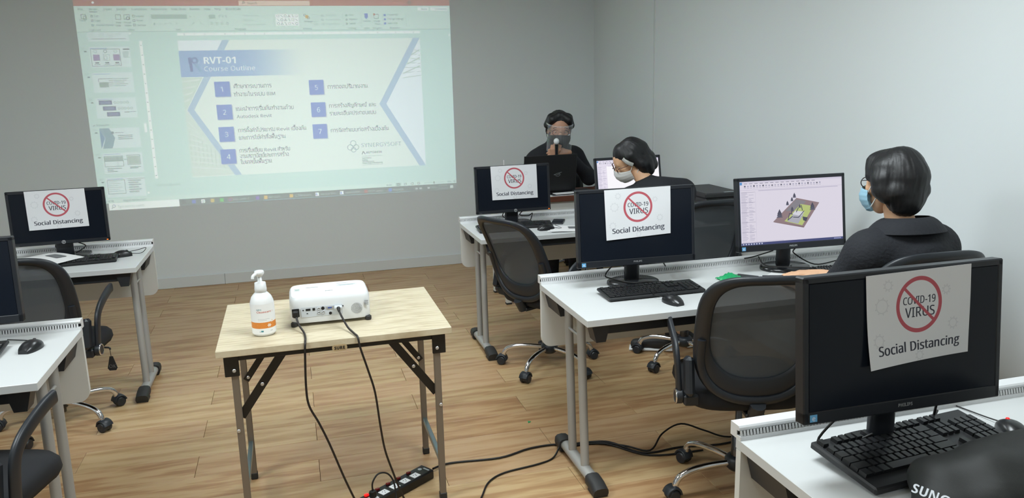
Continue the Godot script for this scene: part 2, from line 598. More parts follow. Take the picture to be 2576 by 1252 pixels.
func slide_picture() -> Image:
	# the desktop that the projector throws on the wall; black is no light
	var W := 1920
	var im := Image.create(W, 1086, false, Image.FORMAT_RGB8)
	var mint := B8(199, 225, 219)
	var paper := B8(222, 235, 228)
	var pale := B8(206, 229, 221)
	var ink := B8(134, 150, 152)
	var soft := B8(168, 192, 187)
	var blue := B8(138, 160, 208)
	var band := B8(160, 186, 216)
	var white := B8(236, 244, 241)
	var thumb := B8(214, 232, 231)
	im.fill(mint)
	# title bar, tabs, ribbon
	rect(im, 0, 0, W, 46, B8(186, 146, 142))
	rect(im, 790, 20, 1154, 44, B8(222, 204, 192))
	write(im, "Search", 834, 38, 12, B8(140, 108, 100))
	stroke(im, [Vector2(808, 36), Vector2(814, 30)], 2, B8(140, 108, 100))
	ring(im, Vector2(817, 27), 5, 2, B8(140, 108, 100))
	write(im, "AutoSave", 22, 34, 11, B8(190, 128, 122))
	rect(im, 86, 22, 122, 36, B8(178, 118, 112))
	ring(im, Vector2(92, 29), 3, 6, white)
	write(im, "RVT-01_Agenda - Saved to this PC", 438, 36, 11, B8(214, 166, 158), 196)
	for k in 20:
		if k != 8:
			rect(im, 1543 + k * 6, 30 - (k % 3) * 2, 1547 + k * 6, 38, B8(206, 156, 150))
	ring(im, Vector2(1692, 30), 6, 10, B8(150, 128, 128))
	for x in [1720, 1802, 1842]:
		frame(im, x, 24, x + 12, 35, B8(204, 152, 146), 2)
	rect(im, 0, 46, W, 172, pale)
	var tabs := [["File", 21], ["Home", 72], ["Insert", 137], ["Design", 199], ["Transitions", 267], ["Animations", 359], ["Slide Show", 455], ["Review", 547], ["View", 615], ["Help", 668], ["BLUEBEAM", 724]]
	for t in tabs:
		write(im, t[0], t[1], 67, 11, ink)
	rect(im, 72, 73, 108, 76, ink)
	rect(im, 1737, 54, 1797, 72, white)
	rect(im, 1808, 54, 1906, 72, white)
	write(im, "Share", 1756, 68, 10, ink)
	write(im, "Comments", 1834, 68, 10, ink)
	for x in [172, 350, 629, 962, 1323, 1423, 1481, 1540, 1669]:
		rect(im, x, 84, x + 1, 158, soft)
	for t in [["Paste", 22, 120], ["Cut", 90, 99], ["Copy", 90, 121], ["Format Painter", 96, 143], ["New", 188, 131], ["Slide", 184, 146], ["Reuse", 226, 131], ["Slides", 228, 146], ["Layout", 286, 100], ["Reset", 286, 122], ["Section", 288, 145], ["Arrange", 1118, 131], ["Find", 1358, 98], ["Replace", 1358, 120], ["Select", 1358, 143], ["Dictate", 1434, 131], ["Design", 1490, 131], ["Ideas", 1496, 146], ["Create PDF", 1566, 98], ["Change Settings", 1566, 120], ["Batch PDF", 1566, 143]]:
		write(im, t[0], t[1], t[2], 9, ink)
	for t in [["Text Direction", 806, 99], ["Align Text", 806, 122], ["Convert to SmartArt", 806, 145], ["Quick", 1164, 131], ["Styles", 1164, 146], ["Shape Fill", 1234, 99], ["Shape Outline", 1234, 122], ["Shape Effects", 1234, 145]]:
		write(im, t[0], t[1], t[2], 9, soft)
	for t in [["Clipboard", 58], ["Slides", 240], ["Font", 470], ["Paragraph", 760], ["Drawing", 1110], ["Editing", 1354], ["Voice", 1436], ["Designer", 1484], ["Bluebeam", 1578]]:
		write(im, t[0], t[1], 168, 9, ink)
	# ribbon signs
	frame(im, 30, 86, 52, 108, ink)
	frame(im, 40, 94, 56, 112, ink)
	for y in [90, 112, 134]:
		frame(im, 74, y, 84, y + 10, ink)
		frame(im, 268, y, 280, y + 11, ink)
	frame(im, 188, 88, 214, 112, ink)
	frame(im, 228, 88, 256, 112, ink)
	ring(im, Vector2(246, 106), 7, 3, ink)
	rect(im, 356, 88, 530, 110, B8(178, 202, 195))
	for k in 5:
		write(im, "BIUSA"[k], 366 + k * 26, 140, 11, soft if k > 0 else ink)
	write(im, "A", 540, 104, 11, soft)
	write(im, "A", 562, 104, 9, soft)
	stroke(im, [Vector2(552, 138), Vector2(562, 128)], 3, soft)
	write(im, "A", 588, 138, 11, soft)
	rect(im, 636, 90, 668, 110, B8(178, 202, 195))
	for k in 7:
		for j in 3:
			rect(im, 684 + k * 16 if k < 3 else 640 + (k - 3) * 26, 92 + j * 5 if k < 3 else 128 + j * 5, 694 + k * 16 if k < 3 else 654 + (k - 3) * 26, 94 + j * 5 if k < 3 else 130 + j * 5, soft)
	rect(im, 972, 88, 1090, 148, white)
	for j in 3:
		for k in 6:
			var cx := 984 + k * 19
			var cy := 98 + j * 20
			match (j * 6 + k) % 5:
				0: frame(im, cx - 6, cy - 6, cx + 6, cy + 5, ink, 1)
				1: stroke(im, [Vector2(cx - 6, cy - 5), Vector2(cx + 6, cy + 5)], 1.5, ink)
				2: ring(im, Vector2(cx, cy), 6, 1.5, ink)
				3: stroke(im, [Vector2(cx - 6, cy + 5), Vector2(cx, cy - 6), Vector2(cx + 6, cy + 5), Vector2(cx - 6, cy + 5)], 1.5, ink)
				_: stroke(im, [Vector2(cx - 5, cy - 5), Vector2(cx + 1, cy - 5), Vector2(cx + 1, cy + 5), Vector2(cx + 6, cy + 5)], 1.5, ink)
	frame(im, 1118, 88, 1130, 100, ink)
	rect(im, 1126, 94, 1142, 110, B8(214, 190, 140))
	frame(im, 1136, 102, 1148, 114, ink)
	frame(im, 1162, 90, 1192, 116, soft, 1)
	for y in [92, 114, 136]:
		frame(im, 1210, y, 1222, y + 9, soft)
		ring(im, Vector2(1344, y + 4), 4, 2, ink)
	rect(im, 1442, 86, 1460, 106, blue)
	tri(im, Vector2(1440, 104), Vector2(1462, 104), Vector2(1451, 116), blue)
	frame(im, 1492, 90, 1518, 114, ink)
	rect(im, 1490, 86, 1500, 96, B8(190, 130, 120))
	for y in [90, 112, 134]:
		rect(im, 1546, y, 1558, y + 11, blue)
	rect(im, 0, 171, W, 173, soft)
	# thumbnails
	for q in [[49, 174, 219], [47, 246, 348], [46, 374, 475], [45, 502, 605], [46, 656, 760], [45, 784, 892], [43, 914, 1018]]:
		rect(im, q[0], q[1], q[0] + 191, q[2], thumb)
	var nums := ["61", "62", "63", "64", "65", "66"]
	var ys := [246, 374, 502, 656, 784, 914]
	for k in 6:
		write(im, nums[k], 15, ys[k] + 12, 11, soft)
		stroke(im, [Vector2(26, ys[k] + 22), Vector2(32, ys[k] + 22)], 6, ink)
		if k != 3:
			rect(im, 54, ys[k] + 6, 130, ys[k] + 8, blue)
	for k in 7:
		frame(im, 60 + k % 4 * 40, 180 + k / 4 * 12, 84 + k % 4 * 40, 188 + k / 4 * 12, soft, 1)
	rect(im, 64, 206, 226, 208, ink)
	frame(im, 52, 256, 190, 342, ink)
	for k in 3:
		ring(im, Vector2(74 + k * 47, 268), 7, 2, ink if k == 1 else soft)
		rect(im, 62 + k * 47, 284, 92 + k * 47, 314, B8(170, 160, 190) if k != 1 else thumb)
		frame(im, 62 + k * 47, 284, 92 + k * 47, 314, ink if k == 1 else B8(150, 120, 160), 1)
		rect(im, 68 + k * 47, 322, 86 + k * 47, 328, ink)
		rect(im, 64 + k * 47, 332, 90 + k * 47, 334, ink)
	frame(im, 72, 292 + 0, 72 + 0 + 1, 293, ink, 1)
	frame(im, 112, 290, 126, 308, ink, 1)
	rect(im, 206, 256, 236, 262, ink)
	for k in 8:
		rect(im, 202, 270 + k * 4, 234 - (k * 7) % 12, 272 + k * 4, soft)
	# the branching list
	for k in 5:
		rect(im, 120 - (20 if k == 0 else 0), 404 + k * 9, 140, 406 + k * 9, B8(120, 110, 110))
		rect(im, 144, 404 + k * 9, 216 - (k * 11) % 26, 406 + k * 9, ink)
	rect(im, 72, 404, 74, 420, B8(120, 110, 110))
	rect(im, 72, 404, 120, 406, B8(120, 110, 110))
	rect(im, 74, 422, 118, 448, B8(166, 186, 180))
	# three boxes
	for k in 3:
		var x := 60 + k * 16
		var y := 514 + k * 30
		rect(im, x, y, x + 62, y + 22, B8(110, 140, 170))
		frame(im, x, y, x + 62, y + 22, ink, 2)
		for j in 3:
			rect(im, x + 8, y + 5 + j * 5, x + 54, y + 7 + j * 5, B8(170, 190, 205))
		if k < 2:
			for j in 5:
				ring(im, Vector2(x + 76 + j * 15, y + 12), 5, 2, B8(160, 180, 176))
	rect(im, 176, 574, 200, 577, ink)
	rect(im, 204, 574, 232, 576, ink)
	# section heading and the chevron slide
	write(im, "Schedules", 34, 644, 10, ink)
	stroke(im, [Vector2(20, 644), Vector2(26, 638)], 3, ink)
	quad(im, [Vector2(46, 656), Vector2(92, 656), Vector2(116, 708), Vector2(70, 708)], B8(150, 178, 186))
	quad(im, [Vector2(70, 708), Vector2(116, 708), Vector2(98, 760), Vector2(52, 760)], B8(150, 178, 186))
	tri(im, Vector2(46, 656), Vector2(68, 708), Vector2(46, 760), B8(138, 168, 190))
	ring(im, Vector2(106, 680), 4, 5, ink)
	rect(im, 116, 679, 158, 681, ink)
	for k in 3:
		rect(im, 130, 694 + k * 9, 200, 697 + k * 9, ink)
	# plans
	frame(im, 50, 800, 142, 856, ink)
	rect(im, 52, 804, 142, 826, B8(170, 192, 188))
	rect(im, 52, 826, 142, 828, ink)
	rect(im, 114, 804, 115, 856, ink)
	frame(im, 160, 798, 224, 850, ink)
	rect(im, 164, 804, 220, 846, B8(180, 200, 192))
	stroke(im, [Vector2(146, 820), Vector2(156, 820)], 4, soft)
	for q in [[60, 864, 130], [60, 872, 90], [60, 880, 108], [170, 860, 222], [170, 866, 210]]:
		rect(im, q[0], q[1], q[2], q[1] + 3, ink)
	frame(im, 50, 926, 136, 1000, ink)
	for k in 6:
		rect(im, 56, 934 + k * 10, 100 + (k * 17) % 30, 936 + k * 10, soft)
		rect(im, 152, 930 + k * 12, 214 - (k * 13) % 26, 933 + k * 12, ink)
		rect(im, 156, 936 + k * 12, 216 - (k * 7) % 20, 938 + k * 12, soft)
	rect(im, 146, 922, 234, 924, ink)
	frame(im, 242, 176, 252, 186, white, 5)
	frame(im, 240, 998, 250, 1008, white, 5)
	# rulers, slide
	rect(im, 286, 219, 300, 930, white)
	for k in 15:
		rect(im, 290, 240 + k * 48, 296, 243 + k * 48, ink)
	rect(im, 473, 181, 1744, 194, white)
	for k in 13:
		write(im, str(absi(k - 6)), 505 + k * 100, 192, 8, ink)
		rect(im, 554 + k * 100, 186, 557 + k * 100, 189, ink)
	rect(im, 262, 638, 274, 684, white)
	rect(im, 470, 219, 1742, 934, paper)
	rect(im, 1905, 184, 1917, 930, B8(200, 226, 219))
	rect(im, 1906, 198, 1916, 212, white)
	# building photograph behind the chevrons, as pale shapes
	var sky := B8(226, 238, 240)
	quad(im, [Vector2(1740, 224), Vector2(1742, 930), Vector2(1702, 900), Vector2(1534, 578)], sky)
	tri(im, Vector2(1740, 224), Vector2(1740, 580), Vector2(1534, 578), sky)
	quad(im, [Vector2(472, 219), Vector2(690, 219), Vector2(664, 270), Vector2(472, 270)], sky)
	for k in 7:
		var y := 262 + k * 22
		stroke(im, [Vector2(1734, y), Vector2(1700 - k * 12, y + 24 + k * 3)], 5, B8(190, 206, 198) if k % 2 else B8(236, 244, 245))
		stroke(im, [Vector2(1736, y + 30), Vector2(1660 - k * 4, y + 6 + k * 6)], 4, B8(196, 212, 206))
	quad(im, [Vector2(470, 408), Vector2(574, 408), Vector2(480, 577), Vector2(470, 577)], B8(204, 222, 212))
	for k in 4:
		stroke(im, [Vector2(474, 430 + k * 34), Vector2(556 - k * 20, 420 + k * 34)], 8, B8(214, 228, 222))
	quad(im, [Vector2(470, 577), Vector2(482, 580), Vector2(688, 930), Vector2(470, 930)], B8(208, 224, 216))
	for k in 9:
		stroke(im, [Vector2(478, 640 + k * 30), Vector2(516 + k * 18, 676 + k * 28)], 5, B8(216, 230, 226))
		stroke(im, [Vector2(480 + k * 20, 690 + k * 18), Vector2(480 + k * 20, 860 + k * 4)], 3, B8(190, 208, 202))
	# chevrons
	var chev := B8(178, 202, 218)
	quad(im, [Vector2(690, 219), Vector2(726, 219), Vector2(517, 577), Vector2(482, 577)], chev)
	quad(im, [Vector2(482, 577), Vector2(517, 577), Vector2(726, 933), Vector2(690, 933)], chev)
	quad(im, [Vector2(1702, 219), Vector2(1740, 219), Vector2(1534, 577), Vector2(1495, 577)], chev)
	quad(im, [Vector2(1495, 577), Vector2(1534, 577), Vector2(1742, 934), Vector2(1705, 934)], chev)
	# heading: its print runs out from blue to paper
	for x in range(470, 1130):
		var f := clampf((1130.0 - x) / 420.0, 0.0, 1.0)
		rect(im, x, 271, x + 1, 406, paper.lerp(band, f * f * (3 - 2 * f)))
	quad(im, [Vector2(512, 308), Vector2(528, 304), Vector2(532, 376), Vector2(518, 380)], B8(132, 148, 184))
	ring(im, Vector2(544, 322), 13, 9, B8(136, 156, 190))
	quad(im, [Vector2(540, 336), Vector2(552, 334), Vector2(576, 376), Vector2(560, 378)], B8(150, 180, 205))
	write(im, "RVT-01", 589, 339, 34, white, 160, true)
	write(im, "Course Outline", 587, 377, 24, white, 257)
	for q in [[629, 433, "1"], [629, 554, "2"], [628, 672, "3"], [626, 792, "4"], [1118, 436, "5"], [1120, 557, "6"], [1120, 676, "7"]]:
		rect(im, q[0] + 4, q[1] + 4, q[0] + 82, q[1] + 83, B8(190, 202, 206))
		rect(im, q[0], q[1], q[0] + 78, q[1] + 79, blue)
		write(im, q[2], q[0] + 31, q[1] + 53, 26, white)
	var lines := [["ศึกษากระบวนการ", 726, 469, 196], ["ทำงานในระบบ BIM", 724, 511, 212], ["แนะนำการเริ่มต้นทำงานด้วย", 726, 588, 303], ["Autodesk Revit", 727, 628, 181], ["การตั้งค่าโปรแกรม Revit เบื้องต้น", 728, 703, 360], ["และการใช้คำสั่งพื้นฐาน", 728, 743, 246], ["การเริ่มเขียน Revit สำหรับ", 724, 812, 268], ["งานสถาปัตย์และการสร้าง", 725, 842, 257], ["โมเดลขั้นพื้นฐาน", 725, 874, 166], ["การถอดปริมาณงาน", 1217, 484, 221], ["การสร้างสัญลักษณ์ และ", 1217, 588, 260], ["รายละเอียดประกอบแบบ", 1217, 630, 258], ["การจัดทำแบบก่อสร้างเบื้องต้น", 1217, 723, 325]]
	for l in lines:
		write_thai(im, l[0], l[1], l[2], 17, B8(128, 142, 148), l[3])
	# the two logos at the foot of the slide
	for q in [[1318, 812, 15], [1336, 790, 15], [1351, 812, 14], [1336, 826, 13]]:
		ring(im, Vector2(q[0], q[1]), q[2], 3, B8(158, 178, 184))
	write(im, "SYNERGYSOFT", 1380, 814, 22, B8(158, 178, 184), 226)
	stroke(im, [Vector2(1382, 852), Vector2(1389, 838), Vector2(1398, 852)], 4, ink)
	write(im, "AUTODESK", 1404, 850, 11, ink, 90, true)
	rect(im, 1380, 864, 1495, 866, soft)
	write(im, "Specialization", 1380, 879, 7, ink, 52, true)
	write(im, "Building", 1380, 890, 7, ink, 30, true)
	write(im, "Civil Infrastructure", 1380, 899, 7, ink, 66, true)
	write(im, "Product Design & Manufacturing", 1380, 908, 7, ink, 114, true)
	rect(im, 1380, 913, 1495, 915, soft)
	# notes, status bar, task bar
	rect(im, 280, 949, 1916, 951, B8(206, 228, 221))
	write(im, "Click to add notes", 288, 972, 13, soft, 118)
	rect(im, 0, 1026, W, 1048, pale)
	write(im, "Slide 61 of 108", 8, 1042, 10, ink, 62)
	write(im, "Kingsoft (Un)Sans Serif", 118, 1042, 10, ink, 110)
	write(im, "Notes", 1508, 1042, 9, ink)
	rect(im, 1562, 1028, 1592, 1046, B8(178, 202, 195))
	for x in [1570, 1610, 1650, 1688]:
		frame(im, x, 1031, x + 14, 1043, ink, 2)
	rect(im, 1727, 1036, 1843, 1038, soft)
	rect(im, 1783, 1030, 1788, 1044, ink)
	write(im, "90%", 1864, 1042, 9, ink)
	ring(im, Vector2(1907, 1037), 5, 2, ink)
	rect(im, 0, 1048, W, 1086, B8(136, 150, 150))
	rect(im, 44, 1048, 392, 1086, white)
	rect(im, 10, 1060, 26, 1076, white)
	ring(im, Vector2(68, 1064), 7, 2, ink)
	stroke(im, [Vector2(63, 1070), Vector2(57, 1077)], 2, ink)
	write(im, "Type here to search", 86, 1075, 14, soft, 130)
	var icons := [[416, B8(120, 130, 130)], [465, B8(130, 150, 200)], [512, white], [560, B8(200, 190, 110)], [608, B8(130, 200, 140)], [653, B8(180, 150, 130)], [795, B8(150, 130, 190)], [839, B8(210, 190, 130)], [976, B8(210, 190, 130)], [1117, white], [1253, white], [1389, B8(180, 100, 95)], [1528, B8(120, 160, 205)]]
	for q in icons:
		rect(im, q[0] - 9, 1056, q[0] + 10, 1075, q[1])
	write(im, "R", 1110, 1073, 14, blue, 0.0, true)
	write(im, "R", 1246, 1073, 14, blue, 0.0, true)
	ring(im, Vector2(653, 1066), 5, 4, B8(120, 150, 190))
	ring(im, Vector2(512, 1066), 5, 2, ink)
	for t in [["Help: Levels - I...", 668, 92], ["RVT-2020", 856, 60], ["02_BIM Models", 994, 92], ["Autodesk Revit...", 1136, 92], ["Autodesk Revit...", 1272, 92], ["RVT-01_Agend...", 1404, 90], ["Magnifier", 1546, 60]]:
		write(im, t[0], t[1], 1071, 11, B8(206, 218, 214), t[2])
	for q in [[640, 772], [828, 962], [966, 1100], [1104, 1236], [1240, 1370], [1376, 1508], [1514, 1640]]:
		rect(im, q[0], 1080, q[1], 1083, B8(150, 176, 182))
	for x in [1681, 1705, 1752]:
		rect(im, x - 7, 1062, x + 8, 1072, B8(180, 194, 190))
	write(im, "ENG", 1772, 1071, 10, B8(180, 194, 190))
	write(im, "02:16 PM", 1812, 1063, 9, B8(180, 194, 190))
	write(im, "22-May-20", 1810, 1079, 9, B8(180, 194, 190))
	rect(im, 1880, 1060, 1898, 1076, B8(200, 214, 208))
	return im

func sign_picture() -> ImageTexture:
	var W := 840
	var im := Image.create(W, 594, false, Image.FORMAT_RGB8)
	im.fill(C8(226, 227, 230))
	var ink := C8(52, 54, 66)
	var red := C8(188, 88, 99)
	var faint := C8(212, 213, 217)
	# the faint germs printed in the background
	for q in [[120, 210, 44], [700, 380, 30], [170, 80, 26], [640, 150, 22], [90, 430, 34], [420, 560, 24]]:
		ring(im, Vector2(q[0], q[1]), q[2], 7, faint)
		for k in 9:
			var a := TAU * k / 9
			ring(im, Vector2(q[0], q[1]) + Vector2(cos(a), sin(a)) * (q[2] + 9), 3, 5, faint)
	for k in 3:
		write(im, "COVID-19", 290 + k, 222, 50, ink, 262)
		write(im, "VIRUS", 308 + k, 308, 64, ink, 238)
	for k in 4:
		write(im, "Social Distancing", 80 + k * 1.6, 524, 60, ink, 676)
	ring(im, Vector2(420, 226), 172, 27, red)
	stroke(im, [Vector2(300, 112), Vector2(540, 340)], 20, red)
	return ImageTexture.create_from_image(im)

func app_picture(model: bool) -> ImageTexture:
	# a drawing program: ribbon, property list, and a site model or an empty sheet
	var W := 1024
	var im := Image.create(W, 576, false, Image.FORMAT_RGB8)
	var bg := C8(232, 226, 240)
	var ink := C8(120, 118, 140)
	im.fill(bg)
	rect(im, 0, 0, W, 16, C8(220, 214, 232))
	rect(im, 0, 6, 22, 30, C8(90, 150, 210))
	for k in 14:
		rect(im, 40 + k * 52, 18, 72 + k * 52, 22, ink)
	var rng := RandomNumberGenerator.new()
	rng.seed = 4
	for k in 26:
		var x := 42 + k * 30
		rect(im, x, 34 + rng.randi_range(0, 4), x + 14, 50, C8(96, 96, 112) if k % 3 == 0 else C8(180, 178, 200))
		rect(im, x - 2, 58, x + 18, 61, C8(170, 166, 188))
	rect(im, 0, 76, W, 79, C8(204, 198, 220))
	rect(im, 180, 84, 980, 90, C8(196, 190, 212))
	for k in 44:
		var y := 100 + k * 10
		rect(im, 10, y, 50 + rng.randi_range(0, 30), y + 3, C8(176, 172, 196))
		if rng.randf() < 0.7:
			rect(im, 84, y, 106 + rng.randi_range(0, 34), y + 3, C8(176, 172, 196))
		if k % 9 == 0:
			rect(im, 8, y - 4, 146, y - 2, C8(140, 136, 160))
	rect(im, 150, 90, 152, 552, C8(206, 200, 222))
	rect(im, 10, 546, 420, 550, C8(196, 190, 212))
	rect(im, 0, 554, W, 576, C8(70, 76, 124))
	for k in 8:
		rect(im, 12 + k * 26, 559, 26 + k * 26, 571, C8(200, 206, 230))
	rect(im, 930, 560, 1004, 570, C8(150, 156, 200))
	if not model:
		rect(im, 152, 92, W, 552, C8(250, 248, 252))
		return ImageTexture.create_from_image(im)
	var S := func(u: float, v: float): return Vector2(u * 1024, v * 576)
	var brown := C8(150, 128, 132)
	var green := C8(190, 204, 128)
	var dark := C8(74, 74, 92)
	quad(im, [S.call(0.31, 0.655), S.call(0.545, 0.30), S.call(0.77, 0.393), S.call(0.61, 0.777)], brown)
	quad(im, [S.call(0.325, 0.665), S.call(0.31, 0.655), S.call(0.61, 0.777), S.call(0.61, 0.762)], C8(120, 98, 100))
	quad(im, [S.call(0.43, 0.50), S.call(0.54, 0.32), S.call(0.64, 0.36), S.call(0.56, 0.50)], C8(140, 136, 144))
	quad(im, [S.call(0.42, 0.655), S.call(0.585, 0.40), S.call(0.71, 0.445), S.call(0.595, 0.74)], green)
	quad(im, [S.call(0.45, 0.66), S.call(0.52, 0.535), S.call(0.61, 0.565), S.call(0.555, 0.71)], C8(180, 180, 192))
	quad(im, [S.call(0.50, 0.555), S.call(0.53, 0.50), S.call(0.62, 0.525), S.call(0.585, 0.59)], C8(222, 222, 232))
	for q in [[0.47, 0.555, 0.455, 0.64], [0.455, 0.64, 0.5, 0.59], [0.51, 0.60, 0.56, 0.61], [0.56, 0.61, 0.615, 0.515], [0.59, 0.42, 0.60, 0.50], [0.56, 0.46, 0.54, 0.52], [0.5, 0.47, 0.49, 0.54], [0.5, 0.55, 0.47, 0.54]]:
		stroke(im, [S.call(q[0], q[1]), S.call(q[2], q[3])], 7, dark)
	for q in [[0.525, 0.215, 0.31], [0.50, 0.28, 0.36], [0.455, 0.335, 0.42], [0.375, 0.46, 0.62], [0.70, 0.38, 0.53], [0.50, 0.43, 0.52], [0.575, 0.40, 0.47]]:
		var a: Vector2 = S.call(q[0], q[1])
		var b: Vector2 = S.call(q[0], q[2])
		var w := (b.y - a.y) * 0.42
		for k in 3:
			var f := k / 3.0
			tri(im, a.lerp(b, f * 0.8), a.lerp(b, 0.5 + f * 0.5) + Vector2(-w * (0.6 + 0.4 * f), 0), a.lerp(b, 0.5 + f * 0.5) + Vector2(w * (0.6 + 0.4 * f), 0), dark.lerp(C8(104, 104, 122), 0.3 * k))
	quad(im, [S.call(0.60, 0.60), S.call(0.65, 0.62), S.call(0.635, 0.68), S.call(0.605, 0.66)], dark)
	return ImageTexture.create_from_image(im)

func bottle_picture() -> ImageTexture:
	# the print wrapped round the bottle; the front is at the middle
	var im := Image.create(1024, 512, false, Image.FORMAT_RGB8)
	im.fill(C8(246, 247, 247))
	write(im, "GPO", 400, 104, 24, C8(60, 120, 130), 0.0, true)
	write(im, "Cleancare", 400, 147, 32, C8(190, 84, 66), 200, true)
	write(im, "GEL", 606, 147, 28, C8(226, 196, 186), 44)
	for k in 2:
		rect(im, 408, 250 + k * 22, 570 - k * 40, 255 + k * 22, C8(190, 194, 196))
	rect(im, 0, 308, 1024, 412, C8(232, 142, 62))
	var rng := RandomNumberGenerator.new()
	rng.seed = 9
	for k in 70:
		var p := Vector2(rng.randf_range(10, 1010), rng.randf_range(316, 404))
		stroke(im, [p, p + Vector2(rng.randf_range(-22, 22), rng.randf_range(-8, 8))], rng.randf_range(2, 7), C8(242, 178, 112) if k % 2 else C8(214, 116, 44), 0.7)
	for p in [Vector2(610, 290), Vector2(560, 365)]:
		for k in 6:
			var a := TAU * k / 6
			stroke(im, [p, p + Vector2(cos(a), sin(a)) * 24], 12, C8(250, 244, 238))
		ring(im, p, 4, 6, C8(240, 190, 120))
	rect(im, 440, 446, 474, 472, C8(64, 140, 150))
	rect(im, 420, 460, 432, 472, C8(120, 150, 156))
	rect(im, 570, 456, 606, 464, C8(170, 176, 178))
	return ImageTexture.create_from_image(im)

# ---------------------------------------------------------------- desks
func make_desk(label: String, at: Vector3, L: float, ends: Array) -> Node3D:
	# a training desk: origin on the floor under the back left corner, front towards +z
	var D := 0.616
	var o := thing("training_desk", label, "desk", at, 0.0, "white training desks")
	var st := mb()
	bx(0, L, 0.722, 0.75, 0, D, st, 0.0015)
	part(o, "desktop", st, M.white_top)
	# cable rail along the back edge: a hollow extrusion with a slotted front
	st = mb()
	var prof := [Vector2(-0.026, 0), Vector2(-0.026, 0.037), Vector2(0.012, 0.037), Vector2(0.016, 0.033), Vector2(0.016, 0.0295), Vector2(0.013, 0.028), Vector2(0.013, 0.0235), Vector2(0.004, 0.0235), Vector2(0.004, 0.010), Vector2(0.022, 0.010), Vector2(0.024, 0.0)]
	var poly := PackedVector2Array(prof)
	prism(st, poly, L, Transform3D(Basis(Vector3(0, 0, 1), Vector3(0, 1, 0), Vector3(-1, 0, 0)), Vector3(L, 0.75, 0)))
	part(o, "cable_rail", st, M.aluminium)
	st = mb()
	var n := int(L / 0.0096)
	for i in n:
		var x := 0.006 + i * 0.0096
		box(st, Transform3D(Basis(Vector3.RIGHT, -0.25), Vector3(x, 0.767, 0.0165)), Vector3(0.0062, 0.0145, 0.002))
	var bars := part(o, "rail_bars", st, M.aluminium)
	bars.set_meta("kind", "stuff")
	st = mb()
	bx(0.002, L - 0.002, 0.7605, 0.7732, 0.0045, 0.0062, st)
	part(o, "rail_channel", st, M.dark_gap)
	# modesty panel: a bent sheet with rounded lower corners
	st = mb()
	prism(st, rrect(0.0, L, 0.45, 0.722, [0.045, 0.045, 0, 0]), 0.022, T(0, 0, 0.004))
	part(o, "modesty_panel", st, M.white_sheet)
	st = mb()
	bx(0.06, L - 0.06, 0.672, 0.722, D - 0.085, D - 0.045, st, 0.003)
	part(o, "front_beam", st, M.dark_steel)
	st = mb()
	bx(0.06, L - 0.06, 0.672, 0.722, 0.09, 0.13, st, 0.003)
	part(o, "rear_beam", st, M.dark_steel)
	for e in ends:
		var s := 1.0 if e == 0 else -1.0
		var x0 := 0.0 if e == 0 else L
		for q in [[0.03, 0.20, 0.012, 0.13], [D - 0.10, D - 0.03, 0.03, 0.11]]:
			st = mb()
			var pr := PackedVector2Array([Vector2(x0 + s * q[2], 0.722), Vector2(x0 + s * (q[2] + 0.02), 0.645), Vector2(x0 + s * (q[3] - 0.02), 0.645), Vector2(x0 + s * q[3], 0.722)])
			prism(st, pr, q[1] - q[0], T(0, 0, q[0]))
			part(o, "bracket", st, M.dark_steel)
		for z in [[0.21, 0.30], [0.365, 0.455]]:
			st = mb()
			tube(st, [Vector3(x0 + s * 0.066, 0.70, z[0] - 0.0), Vector3(x0 + s * 0.048, 0.045, z[1] - 0.0)], 0.0185, 16)
			part(o, "leg", st, M.grey_tube)
		st = mb()
		tube(st, [Vector3(x0 + s * 0.06, 0.60, 0.225), Vector3(x0 + s * 0.06, 0.605, 0.375)], 0.007, 10)
		part(o, "leg_rod", st, M.grey_tube)
		st = mb()
		sweep(st, [Vector3(x0 + s * 0.047, 0.038, 0.19), Vector3(x0 + s * 0.047, 0.038, 0.56)], oval(0.026, 0.022, 14), Vector3.UP)
		part(o, "foot_bar", st, M.grey_tube)
		st = mb()
		var fp := Vector3(x0 + s * 0.047, 0, 0)
		sweep(st, [fp + Vector3(0, 0.036, 0.54), fp + Vector3(0, 0.035, 0.56), fp + Vector3(0, 0.031, 0.60), fp + Vector3(0, 0.018, 0.642)], oval(0.033, 0.028, 12, 0.7), Vector3.UP)
		box(st, T(fp.x, 0.008, 0.60), Vector3(0.06, 0.016, 0.07), 0.004)
		part(o, "foot_cap", st, M.rubber)
		st = mb()
		sweep(st, [fp + Vector3(0, 0.036, 0.215), fp + Vector3(0, 0.036, 0.165), fp + Vector3(0, 0.034, 0.15)], oval(0.034, 0.031, 12, 0.7), Vector3.UP)
		box(st, T(fp.x, 0.01, 0.18), Vector3(0.05, 0.02, 0.05), 0.004)
		part(o, "foot_cap", st, M.rubber)
	return o

# ---------------------------------------------------------------- mesh-back office chair, facing -z
func back_point(x: float, y: float) -> Vector3:
	var v := (y - 0.45) / 0.53
	var u := x / 0.235
	return Vector3(x, y, 0.205 + 0.125 * v - 0.03 * sin(v * PI) - 0.05 * u * u)

func loop_point(t: float, cy: float, hw: float, hh: float, e: float) -> Vector2:
	var c := cos(t)
	var s := sin(t)
	var ee := e if s > 0.0 else e * 1.45
	return Vector2(hw * signf(c) * pow(absf(c), ee), cy + hh * signf(s) * pow(absf(s), ee))

var chair_parts := {}

